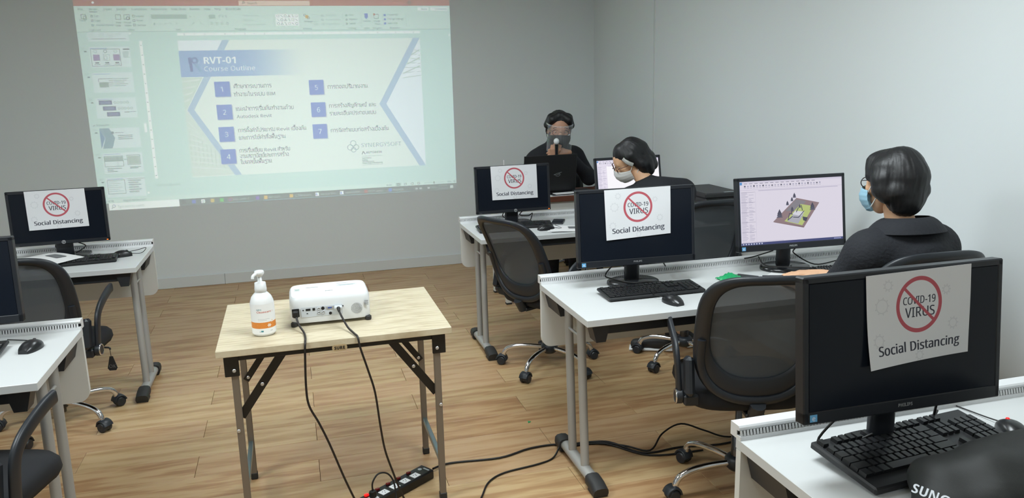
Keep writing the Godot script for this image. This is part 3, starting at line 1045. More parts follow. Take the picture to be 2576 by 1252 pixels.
func make_chair_parts() -> void:
	var P := chair_parts
	# back frame: a band between an outer and an inner outline, thicker in its middle, heavy at the foot
	var st := mb()
	var n := 64
	var rings := []
	for s in 9:
		var f := s / 8.0
		var row := [[], []]
		var th := 0.007 + 0.011 * sin(PI * f)
		for i in n:
			var t := TAU * i / n
			var q := loop_point(t, 0.712, 0.235, 0.262, 0.5).lerp(loop_point(t, 0.748, 0.182, 0.192, 0.52), f)
			var b := back_point(q.x, q.y)
			row[0].append(b + Vector3(0, 0, th))
			row[1].append(b - Vector3(0, 0, th))
		rings.append(row)
	st.set_smooth_group(0)
	for s in 8:
		ring_join(st, rings[s + 1][0], rings[s][0])
		ring_join(st, rings[s][1], rings[s + 1][1])
	ring_join(st, rings[0][0], rings[0][1])
	ring_join(st, rings[8][1], rings[8][0])
	P.back_frame = done(st)
	st = mb()
	var prev := []
	for s in 9:
		var f := s / 8.0
		var row := []
		for i in n:
			var q := Vector2(0, 0.748).lerp(loop_point(TAU * i / n, 0.748, 0.186, 0.196, 0.52), f)
			row.append(back_point(q.x, q.y))
		if s > 0:
			st.set_smooth_group(0)
			ring_join(st, row, prev)
		prev = row
	P.back_mesh = done(st)
	# raised bow round the foot of the back, at the rear
	st = mb()
	var bow := []
	for i in 29:
		var t := lerpf(PI * 0.97, PI * 2.03, i / 28.0)
		var q := loop_point(t, 0.66, 0.212, 0.19, 0.55)
		bow.append(back_point(q.x, q.y) + Vector3(0, 0, 0.02))
	sweep(st, bow, oval(0.017, 0.011, 10), Vector3(0, 0, 1))
	P.lumbar_bow = done(st)
	# seat cushion
	st = mb()
	var rows := []
	var lay := [[0.80, 0.412, 0.0], [0.95, 0.420, 0.0], [1.0, 0.445, 0.0], [0.985, 0.475, 0.0], [0.92, 0.493, 0.0], [0.7, 0.500, 0.0], [0.3, 0.494, 0.0]]
	for l in lay:
		var row := []
		for i in 40:
			var t := TAU * i / 40
			var x: float = 0.245 * signf(cos(t)) * pow(absf(cos(t)), 0.5) * l[0]
			var z: float = 0.24 * signf(sin(t)) * pow(absf(sin(t)), 0.5) * l[0] - 0.03
			row.append(Vector3(x, l[1] - 0.02 * maxf(0, -z - 0.12) / 0.15, z))
		rows.append(row)
	st.set_smooth_group(0)
	for i in rows.size() - 1:
		ring_join(st, rows[i + 1], rows[i])
	cap(st, rows[0], Vector3(0, 0.45, 0))
	cap(st, rows[-1], Vector3(0, 0.45, 0))
	P.seat = done(st)
	st = mb()
	bx(-0.11, 0.11, 0.385, 0.414, -0.12, 0.10, st, 0.006)
	bx(-0.035, 0.035, 0.39, 0.41, 0.08, 0.21, st, 0.004)
	tube(st, [Vector3(0, 0.40, 0.20), Vector3(0, 0.46, 0.235)], 0.03, 10)
	P.mechanism = done(st)
	st = mb()
	lathe(st, Transform3D(), [Vector2(0.026, 0.10), Vector2(0.026, 0.24), Vector2(0.020, 0.245), Vector2(0.014, 0.25), Vector2(0.014, 0.39)], 18)
	P.gas_lift = done(st)
	st = mb()
	lathe(st, Transform3D(), [Vector2(0.0, 0.088), Vector2(0.034, 0.09), Vector2(0.048, 0.105), Vector2(0.05, 0.135), Vector2(0.04, 0.148), Vector2(0.027, 0.152)], 20)
	P.hub = done(st)
	st = mb()
	tube(st, curve([Vector3(0.03, 0.122, 0), Vector3(0.12, 0.124, 0), Vector3(0.20, 0.118, 0), Vector3(0.255, 0.100, 0), Vector3(0.276, 0.075, 0), Vector3(0.281, 0.055, 0)], 5), 0.0135, 12)
	P.leg = done(st)
	st = mb()
	var ax := Basis(Vector3(0, 1, 0), Vector3(0, 0, 1), Vector3(1, 0, 0))
	for s in [-0.027, 0.005]:
		cyl(st, Transform3D(ax, Vector3(0.292, 0.026, s)), 0.026, 0.022, 18, 0.005)
	sweep(st, curve([Vector3(0.262, 0.030, 0), Vector3(0.270, 0.050, 0), Vector3(0.288, 0.059, 0), Vector3(0.310, 0.052, 0), Vector3(0.322, 0.034, 0)], 3), oval(0.028, 0.006, 8, 0.6), Vector3(0, 1, 0.01))
	ball(st, Vector3(0.291, 0.031, 0), Vector3(0.0275, 0.0285, 0.0285), 14)
	P.caster = done(st)
	for s in [-1, 1]:
		st = mb()
		var a := curve([Vector3(0.272 * s, 0.455, 0.13), Vector3(0.277 * s, 0.54, 0.125), Vector3(0.281 * s, 0.615, 0.112), Vector3(0.281 * s, 0.655, 0.075), Vector3(0.279 * s, 0.682, 0.01), Vector3(0.273 * s, 0.702, -0.08), Vector3(0.266 * s, 0.706, -0.15)], 5)
		sweep(st, a, oval(0.023, 0.010, 12, 0.6), Vector3(s, 0.02, 0.02))
		P["arm%d" % s] = done(st)
		st = mb()
		box(st, Transform3D(Basis(Vector3.RIGHT, -0.2), Vector3(0.246 * s, 0.555, 0.172)), Vector3(0.034, 0.15, 0.06), 0.012)
		bx(minf(0.2 * s, 0.262 * s), maxf(0.2 * s, 0.262 * s), 0.43, 0.475, 0.10, 0.17, st, 0.008)
		P["arm_bracket%d" % s] = done(st)
		st = mb()
		cyl(st, Transform3D(Basis(Vector3(0, 1, 0), Vector3(s, 0, 0), Vector3(0, 0, s)), Vector3(0.262 * s, 0.462, 0.135)), 0.03, 0.028, 20, 0.004)
		P["pivot%d" % s] = done(st)
		st = mb()
		lathe(st, Transform3D(Basis(Vector3(0, 1, 0), Vector3(s, 0, 0), Vector3(0, 0, s)), Vector3(0.287 * s, 0.462, 0.135)), [Vector2(0.023, 0.002), Vector2(0.025, 0.0045), Vector2(0.028, 0.0035), Vector2(0.029, 0.0)], 24)
		P["pivot_ring%d" % s] = done(st)

func make_chair(label: String, at: Vector3, turn: float, base_turn: float, rise := 0.0, recline := 0.0, lever := false) -> Node3D:
	var o := thing("office_chair", label, "chair", at, turn, "black mesh office chairs")
	var P := chair_parts
	var up := T(0, rise, 0)
	var lean := up * T(0, 0.45, 0.2) * Transform3D(Basis(Vector3.RIGHT, recline), Vector3.ZERO) * T(0, -0.45, -0.2)
	put(o, "back_frame", P.back_frame, M.chair_plastic, lean)
	put(o, "back_mesh", P.back_mesh, M.chair_mesh, lean)
	put(o, "lumbar_bow", P.lumbar_bow, M.chair_plastic, lean)
	put(o, "seat", P.seat, M.chair_cloth, up)
	put(o, "mechanism", P.mechanism, M.chair_plastic, up)
	put(o, "gas_lift", P.gas_lift, M.dark_chrome, up)
	put(o, "hub", P.hub, M.chair_plastic)
	for k in 5:
		var b := Transform3D(Basis(Vector3.UP, base_turn + TAU * k / 5), Vector3.ZERO)
		put(o, "leg", P.leg, M.chrome, b)
		put(o, "caster", P.caster, M.chair_plastic, b)
	for s in [-1, 1]:
		put(o, "arm", P["arm%d" % s], M.chair_plastic, up)
		put(o, "arm_bracket", P["arm_bracket%d" % s], M.chair_plastic, up)
		var pv := put(o, "pivot", P["pivot%d" % s], M.chair_plastic, up)
		put(pv, "pivot_ring", P["pivot_ring%d" % s], M.chrome)
	if lever:
		var st := mb()
		tube(st, curve([Vector3(0.08, 0.39, -0.02), Vector3(0.2, 0.388, -0.02), Vector3(0.262, 0.386, -0.02), Vector3(0.27, 0.375, -0.02)], 3), 0.005, 8)
		part(o, "lever", st, M.chair_plastic)
		st = mb()
		tube(st, [Vector3(0.268, 0.384, -0.02), Vector3(0.27, 0.335, -0.02)], 0.0015, 6)
		prism(st, PackedVector2Array([Vector2(0.262, 0.338), Vector2(0.278, 0.338), Vector2(0.294, 0.275), Vector2(0.286, 0.262), Vector2(0.254, 0.262), Vector2(0.246, 0.275)]), 0.003, T(0, 0, -0.022))
		var tg := part(o, "tag", st, M.chair_plastic)
		put(tg, "print", text_mesh("OK", 0.018), M.grey_print, T(0.27, 0.285, -0.0185))
	return o

# ---------------------------------------------------------------- monitors and what lies on the desks
func make_monitor(kind: String, label: String, at: Vector3, up: float, turn: float, tilt: float, w: float, h: float, screen: Material, group := "") -> Node3D:
	# at is the point on the desk below the panel's middle; up is the height of that middle above the desk
	var o := thing("computer_monitor", label, "monitor", at, turn, group)
	var t := Transform3D(Basis(Vector3.RIGHT, tilt), Vector3(0, up, 0))
	var hp := kind == "hp"
	var deep := 0.022 if hp else 0.034
	var side := 0.017 if hp else 0.016
	var top := 0.018 if hp else 0.017
	var low := 0.021 if hp else 0.031
	# the casing: four bezel bars round the screen and a back shell
	var st := mb()
	box(st, t * T(0, h / 2 - top / 2, -deep / 2), Vector3(w, top, deep), 0.003)
	box(st, t * T(0, -h / 2 + low / 2, -deep / 2), Vector3(w, low, deep), 0.003)
	for s in [-1, 1]:
		box(st, t * T(s * (w / 2 - side / 2), 0, -deep / 2), Vector3(side, h - 0.002, deep), 0.003)
	part(o, "bezel", st, M.bezel)
	st = mb()
	box(st, t * T(0, 0, -deep * 0.75), Vector3(w - 0.006, h - 0.006, deep * 0.5), 0.003)
	box(st, t * T(0, -0.02, -deep - 0.008), Vector3(w * 0.7, h * 0.66, 0.03), 0.012)
	part(o, "back_shell", st, M.bezel)
	var x0 := -w / 2 + side
	var x1 := w / 2 - side
	var y0 := -h / 2 + low
	var y1 := h / 2 - top
	st = mb()
	sheet(st, 1, 1, func(u: float, v: float): return t * Vector3(lerpf(x0, x1, u), lerpf(y1, y0, v), -0.0012), 0.002)
	part(o, "screen", st, screen)
	# stand
	st = mb()
	if hp:
		box(st, T(0, 0.052, -0.055), Vector3(0.088, 0.10, 0.030), 0.008)
		box(st, T(0, 0.14, -0.055), Vector3(0.06, 0.10, 0.024), 0.006)
	else:
		sweep(st, [Vector3(0, 0.008, -0.062), Vector3(0, up * 0.55, -0.062), Vector3(0, up * 0.9, -0.058)], oval(0.036, 0.016, 14, 0.7), Vector3(0, 0, -1))
	part(o, "neck", st, M.bezel)
	st = mb()
	if hp:
		var f := rrect(-0.13, 0.13, -0.105, 0.105, [0.02, 0.02, 0.05, 0.05])
		prism(st, f, 0.009, Transform3D(Basis(Vector3(1, 0, 0), Vector3(0, 0, -1), Vector3(0, 1, 0)), Vector3(0, 0, -0.03)))
	else:
		lathe(st, Transform3D(Basis.from_scale(Vector3(0.122, 1, 0.098)), Vector3(0, 0, -0.045)), [Vector2(0, 0), Vector2(0.985, 0.0), Vector2(1.0, 0.004), Vector2(0.985, 0.014), Vector2(0.90, 0.019), Vector2(0.0, 0.021)], 36)
	part(o, "base", st, M.bezel_gloss)
	if hp:
		st = mb()
		cyl(st, t * Transform3D(Basis(Vector3(1, 0, 0), Vector3(0, 0, 1), Vector3(0, -1, 0)), Vector3(0.01, -h / 2 + low * 0.5, 0.0)), 0.0105, 0.0015, 20, 0.0004)
		var lg := part(o, "logo", st, M.silver)
		put(lg, "print", text_mesh("hp", 0.0085, true), M.ink, t * T(0.01, -h / 2 + low * 0.5, 0.0019))
		st = mb()
		box(st, t * T(w / 2 - 0.013, -h / 2 + 0.007, 0.0005), Vector3(0.008, 0.004, 0.002), 0.0006)
		part(o, "power_light", st, M.led_orange)
		st = mb()
		box(st, t * T(-w / 2 + 0.028, -h / 2 + 0.006, 0.0003), Vector3(0.02, 0.0015, 0.0008))
		part(o, "print", st, M.grey_print)
	else:
		put(o, "logo", text_mesh("PHILIPS", 0.0078, true), M.silver, t * T(0.0, -h / 2 + low * 0.52, 0.0006))
		st = mb()
		box(st, t * T(-w / 2 + 0.026, -h / 2 + low * 0.5, 0.0004), Vector3(0.019, 0.017, 0.0008))
		var sk := part(o, "energy_sticker", st, M.sticker_blue)
		put(sk, "print", text_mesh("e", 0.012), M.white_print, t * T(-w / 2 + 0.026, -h / 2 + low * 0.5, 0.0012))
	return o

func make_sign(label: String, mon: Node3D, up: float, tilt: float, q: Array, curl: float, lift: float) -> void:
	# a sheet of paper stuck to a screen; q = its corners in the panel's plane (top-left, top-right, bottom-right, bottom-left)
	var b := mon.transform * Transform3D(Basis(Vector3.RIGHT, tilt), Vector3(0, up, 0))
	var o := thing("paper_sign", label, "sign", b.origin, 0.0, "paper distancing signs")
	o.basis = b.basis
	var st := mb()
	var f := func(u: float, v: float):
		var p: Vector2 = q[0].lerp(q[1], u).lerp(q[3].lerp(q[2], u), v)
		var z := 0.0016 + 0.0012 * sin(u * 7.0 + v * 3.0) * sin(v * PI) + lift * pow(maxf(v - 0.35, 0.0) / 0.65, 2.0) * pow(1.0 - u, 1.5) + 0.0012
		return Vector3(p.x, p.y + curl * pow(1.0 - u, 2.0) * pow(v, 3.0), z)
	sheet(st, 18, 14, f, 0.0004)
	part(o, "sheet", st, M.sign)

func key_layout() -> Array:
	# [x, row, width] in key units for a full-size keyboard
	var K := []
	for k in 13:
		K.append([0.0 if k == 0 else k + 1.0 + 0.5 * ((k - 1) / 4), 0, 1.0])
	for r in range(1, 6):
		var x := 0.0
		var ws := []
		match r:
			1: ws = [1, 1, 1, 1, 1, 1, 1, 1, 1, 1, 1, 1, 1, 2]
			2: ws = [1.5, 1, 1, 1, 1, 1, 1, 1, 1, 1, 1, 1, 1, 1.5]
			3: ws = [1.75, 1, 1, 1, 1, 1, 1, 1, 1, 1, 1, 1, 2.25]
			4: ws = [2.25, 1, 1, 1, 1, 1, 1, 1, 1, 1, 1, 2.75]
			5: ws = [1.25, 1.25, 1.25, 6.25, 1.25, 1.25, 1.25, 1.25]
		for w in ws:
			K.append([x, r, float(w)])
			x += w
		if r in [1, 2]:
			for k in 3:
				K.append([15.4 + k, r, 1.0])
		if r == 4:
			K.append([16.4, r, 1.0])
		if r == 5:
			for k in 3:
				K.append([15.4 + k, r, 1.0])
		for k in 4:
			if not (r == 5 and k in [1, 3]):
				K.append([18.8 + k, r, 2.0 if r == 5 and k == 0 else 1.0])
	for k in 3:
		K.append([15.4 + k, 0, 1.0])
	return K

func make_keyboard(label: String, at: Vector3, turn: float, w: float, d: float, tall: float, each: bool, back_feet := false) -> Node3D:
	var o := thing("keyboard", label, "keyboard", at, turn, "black keyboards")
	var st := mb()
	var slope := 0.07 if not back_feet else 0.10
	var t := Transform3D(Basis(Vector3.RIGHT, slope), Vector3(0, tall * 0.5 + 0.5 * d * sin(slope), 0))
	box(st, t, Vector3(w, tall * 0.7, d), 0.004)
	part(o, "case", st, M.key_case)
	if back_feet:
		for s in [-1, 1]:
			st = mb()
			bx(s * (w / 2 - 0.05) - 0.012, s * (w / 2 - 0.05) + 0.012, 0, 0.024, -d / 2 + 0.02, -d / 2 + 0.03, st, 0.002)
			part(o, "foot", st, M.key_case)
	var u := (w - 0.016) / 22.8
	var v := (d - 0.02 - (0.03 if each else 0.0)) / 6.3
	var kh := 0.009 if each else 0.005
	var shapes := {}
	var all := mb()
	for k in key_layout():
		var row: float = k[1] + (0.3 if k[1] > 0 else 0.0)
		var c := t * Transform3D(Basis(), Vector3(-w / 2 + 0.008 + (k[0] + k[2] / 2) * u, tall * 0.35 + kh / 2, -d / 2 + 0.010 + (row + 0.5) * v))
		var s := Vector3(k[2] * u - 0.0032, kh, v - 0.0032)
		if each:
			var key := "%.3f" % s.x
			if not shapes.has(key):
				var ks := mb()
				var P := PackedVector2Array([Vector2(-s.x / 2, -kh / 2), Vector2(s.x / 2, -kh / 2), Vector2(s.x / 2 - 0.002, kh / 2), Vector2(-s.x / 2 + 0.002, kh / 2)])
				prism(ks, P, s.z, T(0, 0, -s.z / 2))
				shapes[key] = done(ks)
			put(o, "key", shapes[key], M.key_cap, c)
		else:
			box(all, c, s, 0.0012)
	if not each:
		part(o, "keys", all, M.key_cap).set_meta("kind", "stuff")
	return o

func make_mouse(label: String, at: Vector3, turn: float, tail: Array, red := false) -> Node3D:
	var o := thing("computer_mouse", label, "mouse", at, turn, "black computer mice")
	var st := mb()
	var rows := []
	for j in 9:
		var v := j / 8.0
		var z := lerpf(-0.052, 0.052, v)
		var wid := 0.032 * pow(maxf(sin(PI * clampf(v * 0.9 + 0.05, 0.02, 0.98)), 0.05), 0.32)
		var hh := 0.037 * pow(maxf(sin(PI * clampf(v * 0.82 + 0.1, 0.0, 0.98)), 0.04), 0.6)
		var row := []
		for i in 13:
			var a := PI * i / 12
			row.append(Vector3(-wid * cos(a), hh * pow(sin(a), 0.6), z))
		rows.append(row)
	st.set_smooth_group(0)
	for j in 8:
		ring_join(st, rows[j + 1], rows[j], false)
	cap(st, rows[0], Vector3(0, 0.01, 0))
	cap(st, rows[8], Vector3(0, 0.01, 0))
	part(o, "shell", st, M.mouse_black)
	st = mb()
	cyl(st, Transform3D(Basis(Vector3(0, 1, 0), Vector3(1, 0, 0), Vector3(0, 0, -1)), Vector3(-0.004, 0.027, -0.026)), 0.009, 0.008, 14, 0.002)
	part(o, "wheel", st, M.led_red if red else M.rubber)
	if tail.size() > 1:
		st = mb()
		tube(st, curve(tail, 6), 0.0018, 6)
		part(o, "lead", st, M.cable)
	return o

# ---------------------------------------------------------------- projector table and what stands on it
func make_projector_table() -> void:
	var o := thing("folding_table", "small folding table with wood-grain top and steel legs carrying the projector", "table", Vector3(0.1145, 0, 3.88))
	var st := mb()
	bx(-0.4355, 0.4355, 0.714, 0.74, -0.328, 0.327, st, 0.0015)
	part(o, "tabletop", st, M.table_wood)
	for z in [0.285, -0.285]:
		st = mb()
		bx(-0.40, 0.40, 0.688, 0.714, z - 0.012, z + 0.012, st, 0.002)
		part(o, "apron_rail", st, M.black_steel)
	for s in [-1, 1]:
		for z in [0.29, -0.135]:
			st = mb()
			bx(s * 0.378 - 0.0125, s * 0.378 + 0.0125, 0.016, 0.70, z - 0.0125, z + 0.0125, st, 0.002)
			part(o, "leg", st, M.leg_steel)
			st = mb()
			bx(s * 0.378 - 0.0145, s * 0.378 + 0.0145, 0.0, 0.03, z - 0.0145, z + 0.0145, st, 0.003)
			part(o, "leg_cap", st, M.rubber)
		st = mb()
		bx(s * 0.378 - 0.009, s * 0.378 + 0.009, 0.155, 0.18, -0.125, 0.28, st, 0.002)
		part(o, "stretcher", st, M.zinc)
		st = mb()
		bx(s * 0.386 - 0.026, s * 0.386 + 0.026, 0.632, 0.712, 0.297, 0.308, st, 0.002)
		part(o, "corner_plate", st, M.black_steel)
		# folding stay: a flat bar from the apron to the leg, and a shorter one at the rear leg
		for q in [[0.20, 0.70, 0.372, 0.46, 0.275, 0.016], [0.20, 0.70, 0.372, 0.46, -0.115, 0.013]]:
			st = mb()
			var a := Vector3(s * q[0], q[1], q[4])
			var b := Vector3(s * q[2], q[3], q[4])
			sweep(st, [a, b], [Vector2(-0.003, -q[5]), Vector2(0.003, -q[5]), Vector2(0.003, q[5]), Vector2(-0.003, q[5])], (b - a).cross(Vector3(0, 0, 1)).normalized(), false)
			part(o, "stay", st, M.black_steel)
		for q in [[0.378, 0.655, 0.3095], [0.384, 0.415, 0.3030], [0.286, 0.58, 0.2785], [0.362, 0.473, -0.1115]]:
			st = mb()
			cyl(st, Transform3D(Basis(Vector3(1, 0, 0), Vector3(0, 0, 1), Vector3(0, -1, 0)), Vector3(s * q[0], q[1], q[2] - 0.001)), 0.007, 0.004, 14, 0.0015)
			part(o, "rivet", st, M.silver)
	st = mb()
	prism(st, rrect(-0.028, 0.028, 0.695, 0.719, [0.011, 0.011, 0.011, 0.011]), 0.002, T(0.005, 0, 0.328))
	var bd := part(o, "maker_badge", st, M.badge_tan)
	put(bd, "print", text_mesh("SURE", 0.012, true), M.ink, T(0.005, 0.7065, 0.3306))

func make_projector() -> Node3D:
	var o := thing("projector", "white video projector with cables plugged in behind on wood-grain table", "projector", Vector3(0.105, 0.74, 3.885))
	# casing: rounded upper edges, slightly tapering
	var st := mb()
	var rows := []
	for l in [[0.985, 0.014], [1.0, 0.022], [1.0, 0.085], [0.992, 0.100], [0.972, 0.110], [0.94, 0.116]]:
		var row := []
		for i in 48:
			var t := TAU * i / 48
			row.append(Vector3(0.158 * signf(cos(t)) * pow(absf(cos(t)), 0.28) - 0.158 * (1 - l[0]) * signf(cos(t)), l[1], 0.118 * signf(sin(t)) * pow(absf(sin(t)), 0.28) - 0.12 * (1 - l[0]) * signf(sin(t))))
		rows.append(row)
	st.set_smooth_group(0)
	for i in rows.size() - 1:
		ring_join(st, rows[i], rows[i + 1])
	cap(st, rows[0], Vector3(0, 0.06, 0))
	cap(st, rows[-1], Vector3(0, 0.06, 0))
	part(o, "casing", st, M.white_plastic)
	var Z := 0.1185
	for s in [[-0.145, 0.105], [0.145, 0.105], [0.0, -0.09]]:
		st = mb()
		cyl(st, T(s[0], 0, s[1]), 0.013, 0.018, 14, 0.003)
		part(o, "foot", st, M.rubber)
	st = mb()
	prism(st, rrect(-0.115, 0.045, 0.038, 0.078, [0.003, 0.003, 0.003, 0.003]), 0.001, T(0, 0, Z - 0.0005))
	var pl := part(o, "port_panel", st, M.panel_grey)
	for q in [[-0.088, 0.068, 0.018, 0.008, "hdmi_port"], [-0.066, 0.068, 0.010, 0.010, "usb_port"], [-0.092, 0.053, 0.006, 0.003, "small_port"]]:
		st = mb()
		box(st, T(q[0], q[1], Z + 0.001), Vector3(q[2], q[3], 0.002), 0.0006)
		part(pl, q[4], st, M.port_black)
	for q in [[-0.047, 0.069, "audio_jack"], [-0.047, 0.053, "audio_jack"], [-0.030, 0.053, "audio_jack"]]:
		st = mb()
		lathe(st, Transform3D(Basis(Vector3(1, 0, 0), Vector3(0, 0, 1), Vector3(0, -1, 0)), Vector3(q[0], q[1], Z)), [Vector2(0.006, 0), Vector2(0.006, 0.004), Vector2(0.0035, 0.004), Vector2(0.003, 0.0)], 16)
		part(pl, q[2], st, M.silver)
	for q in [[-0.031, 0.069, 0.0068], [-0.003, 0.046, 0.006], [-0.107, 0.067, 0.0028], [0.047, 0.071, 0.0028]]:
		st = mb()
		cyl(st, Transform3D(Basis(Vector3(1, 0, 0), Vector3(0, 0, 1), Vector3(0, -1, 0)), Vector3(q[0], q[1], Z - 0.001)), q[2], 0.003, 14, 0.0008)
		part(pl, "round_port", st, M.port_black)
	for q in [[-0.004, 0.069, M.vga_blue], [0.026, 0.071, M.vga_blue]]:
		st = mb()
		prism(st, PackedVector2Array([Vector2(-0.013, -0.0045), Vector2(0.013, -0.0045), Vector2(0.015, 0.0045), Vector2(-0.015, 0.0045)]), 0.003, T(q[0], q[1], Z))
		var vg := part(pl, "video_port", st, M.silver)
		st = mb()
		box(st, T(q[0], q[1], Z + 0.0032), Vector3(0.016, 0.005, 0.001))
		part(vg, "contacts", st, q[2])
	st = mb()
	bx(-0.150, -0.122, 0.042, 0.075, Z - 0.004, Z + 0.0005, st, 0.001)
	part(o, "power_inlet", st, M.port_black)
	# speaker: a disc of holes, and slots beside it
	st = mb()
	for r in 6:
		var nn := maxi(1, r * 6)
		for k in nn:
			var a := TAU * k / nn
			cyl(st, Transform3D(Basis(Vector3(1, 0, 0), Vector3(0, 0, 1), Vector3(0, -1, 0)), Vector3(0.101 + cos(a) * r * 0.0042, 0.056 + sin(a) * r * 0.0042, Z - 0.001)), 0.0011, 0.0016, 6, 0.0)
	part(o, "speaker_holes", st, M.grey_print).set_meta("kind", "stuff")
	st = mb()
	for k in 5:
		box(st, T(0.140, 0.066 + k * 0.0045, Z - 0.001), Vector3(0.016, 0.0016, 0.002))
	part(o, "vent_slots", st, M.grey_print)
	# print on the lid
	var flat := Basis(Vector3(1, 0, 0), Vector3(0, 0, -1), Vector3(0, 1, 0))
	put(o, "print", text_mesh("EPSON", 0.007, true, 0.0004), M.grey_print, Transform3D(flat, Vector3(0.0, 0.1162, 0.03)))
	for q in [[-0.125, -0.02, 0.022, 0.03, M.leaf_print], [-0.065, -0.045, 0.05, 0.004, M.grey_print], [0.075, -0.045, 0.085, 0.02, M.pale_print], [0.06, -0.078, 0.05, 0.006, M.pale_print]]:
		st = mb()
		for k in 4:
			box(st, T(q[0], 0.1162, q[1] + (k - 1.5) * q[3] / 4), Vector3(q[2] * (1.0 - 0.17 * (k % 3)), 0.0004, q[3] / 7))
		part(o, "print", st, q[4])
	return o

func make_bottle() -> void:
	var o := thing("pump_bottle", "white hand gel pump bottle with orange label band beside the projector", "bottle", Vector3(-0.152, 0.74, 4.04))
	var st := mb()
	lathe(st, Transform3D(), [Vector2(0.0, 0.0), Vector2(0.036, 0.0), Vector2(0.042, 0.004), Vector2(0.044, 0.012), Vector2(0.0445, 0.118), Vector2(0.043, 0.134), Vector2(0.037, 0.150), Vector2(0.027, 0.162), Vector2(0.0215, 0.167), Vector2(0.0205, 0.172)], 40)
	part(o, "body", st, M.white_bottle)
	st = mb()
	sheet(st, 48, 1, func(u: float, v: float):
		var a := (u - 0.5) * TAU + 0.22
		return Vector3(sin(a) * 0.0449, lerpf(0.128, 0.010, v), cos(a) * 0.0449))
	part(o, "label_print", st, M.bottle_print)
	st = mb()
	lathe(st, Transform3D(), [Vector2(0.0205, 0.168), Vector2(0.0225, 0.169), Vector2(0.0225, 0.184), Vector2(0.0218, 0.186), Vector2(0.0205, 0.204), Vector2(0.012, 0.207), Vector2(0.0085, 0.209), Vector2(0.0075, 0.232), Vector2(0.0, 0.232)], 28)
	part(o, "collar", st, M.white_plastic)
	st = mb()
	lathe(st, Transform3D(), [Vector2(0.0, 0.228), Vector2(0.010, 0.228), Vector2(0.017, 0.236), Vector2(0.019, 0.244), Vector2(0.016, 0.25), Vector2(0.0, 0.251)], 24)
	tube(st, curve([Vector3(0, 0.242, 0.0), Vector3(-0.012, 0.241, 0.014), Vector3(-0.022, 0.236, 0.026), Vector3(-0.024, 0.226, 0.029)], 4), 0.006, 10)
	part(o, "pump_head", st, M.white_plastic)

func make_power_strip() -> Node3D:
	var a := Vector3(0.195, 0, 4.16)
	var b := Vector3(0.445, 0, 3.985)
	var d := (b - a).normalized()
	var o := thing("power_strip", "black power strip with white sockets and red switches on floor", "power strip", (a + b) / 2 + Vector3(-0.012, 0, 0.0), atan2(-d.z, d.x))
	var st := mb()
	box(st, T(0, 0.021, 0), Vector3(0.385, 0.042, 0.078), 0.006)
	part(o, "body", st, M.strip_black)
	for k in 5:
		var x := -0.128 + k * 0.058
		st = mb()
		box(st, T(x, 0.0425, 0.012), Vector3(0.037, 0.003, 0.034), 0.001)
		var so := part(o, "socket", st, M.white_plastic)
		st = mb()
		for q in [[-0.006, -0.004], [0.006, -0.004], [0.0, 0.007]]:
			cyl(st, T(x + q[0], 0.0436, 0.012 + q[1]), 0.0024, 0.0008, 8, 0.0)
		part(so, "holes", st, M.port_black)
		st = mb()
		box(st, Transform3D(Basis(Vector3(0, 0, 1), -0.12), Vector3(x - 0.004, 0.045, -0.024)), Vector3(0.019, 0.009, 0.012), 0.002)
		part(o, "switch", st, M.switch_lit if k == 0 else M.switch_red)
	st = mb()
	cyl(st, T(0.155, 0.0415, -0.012), 0.009, 0.001, 16, 0.0)
	box(st, T(0.172, 0.0422, 0.01), Vector3(0.008, 0.0008, 0.034))
	part(o, "maker_print", st, M.pale_print)
	return o

# ---------------------------------------------------------------- people: smooth bodies from tapered limbs
func fresh() -> Dictionary:
	return {"v": PackedVector3Array(), "n": PackedVector3Array(), "i": PackedInt32Array()}

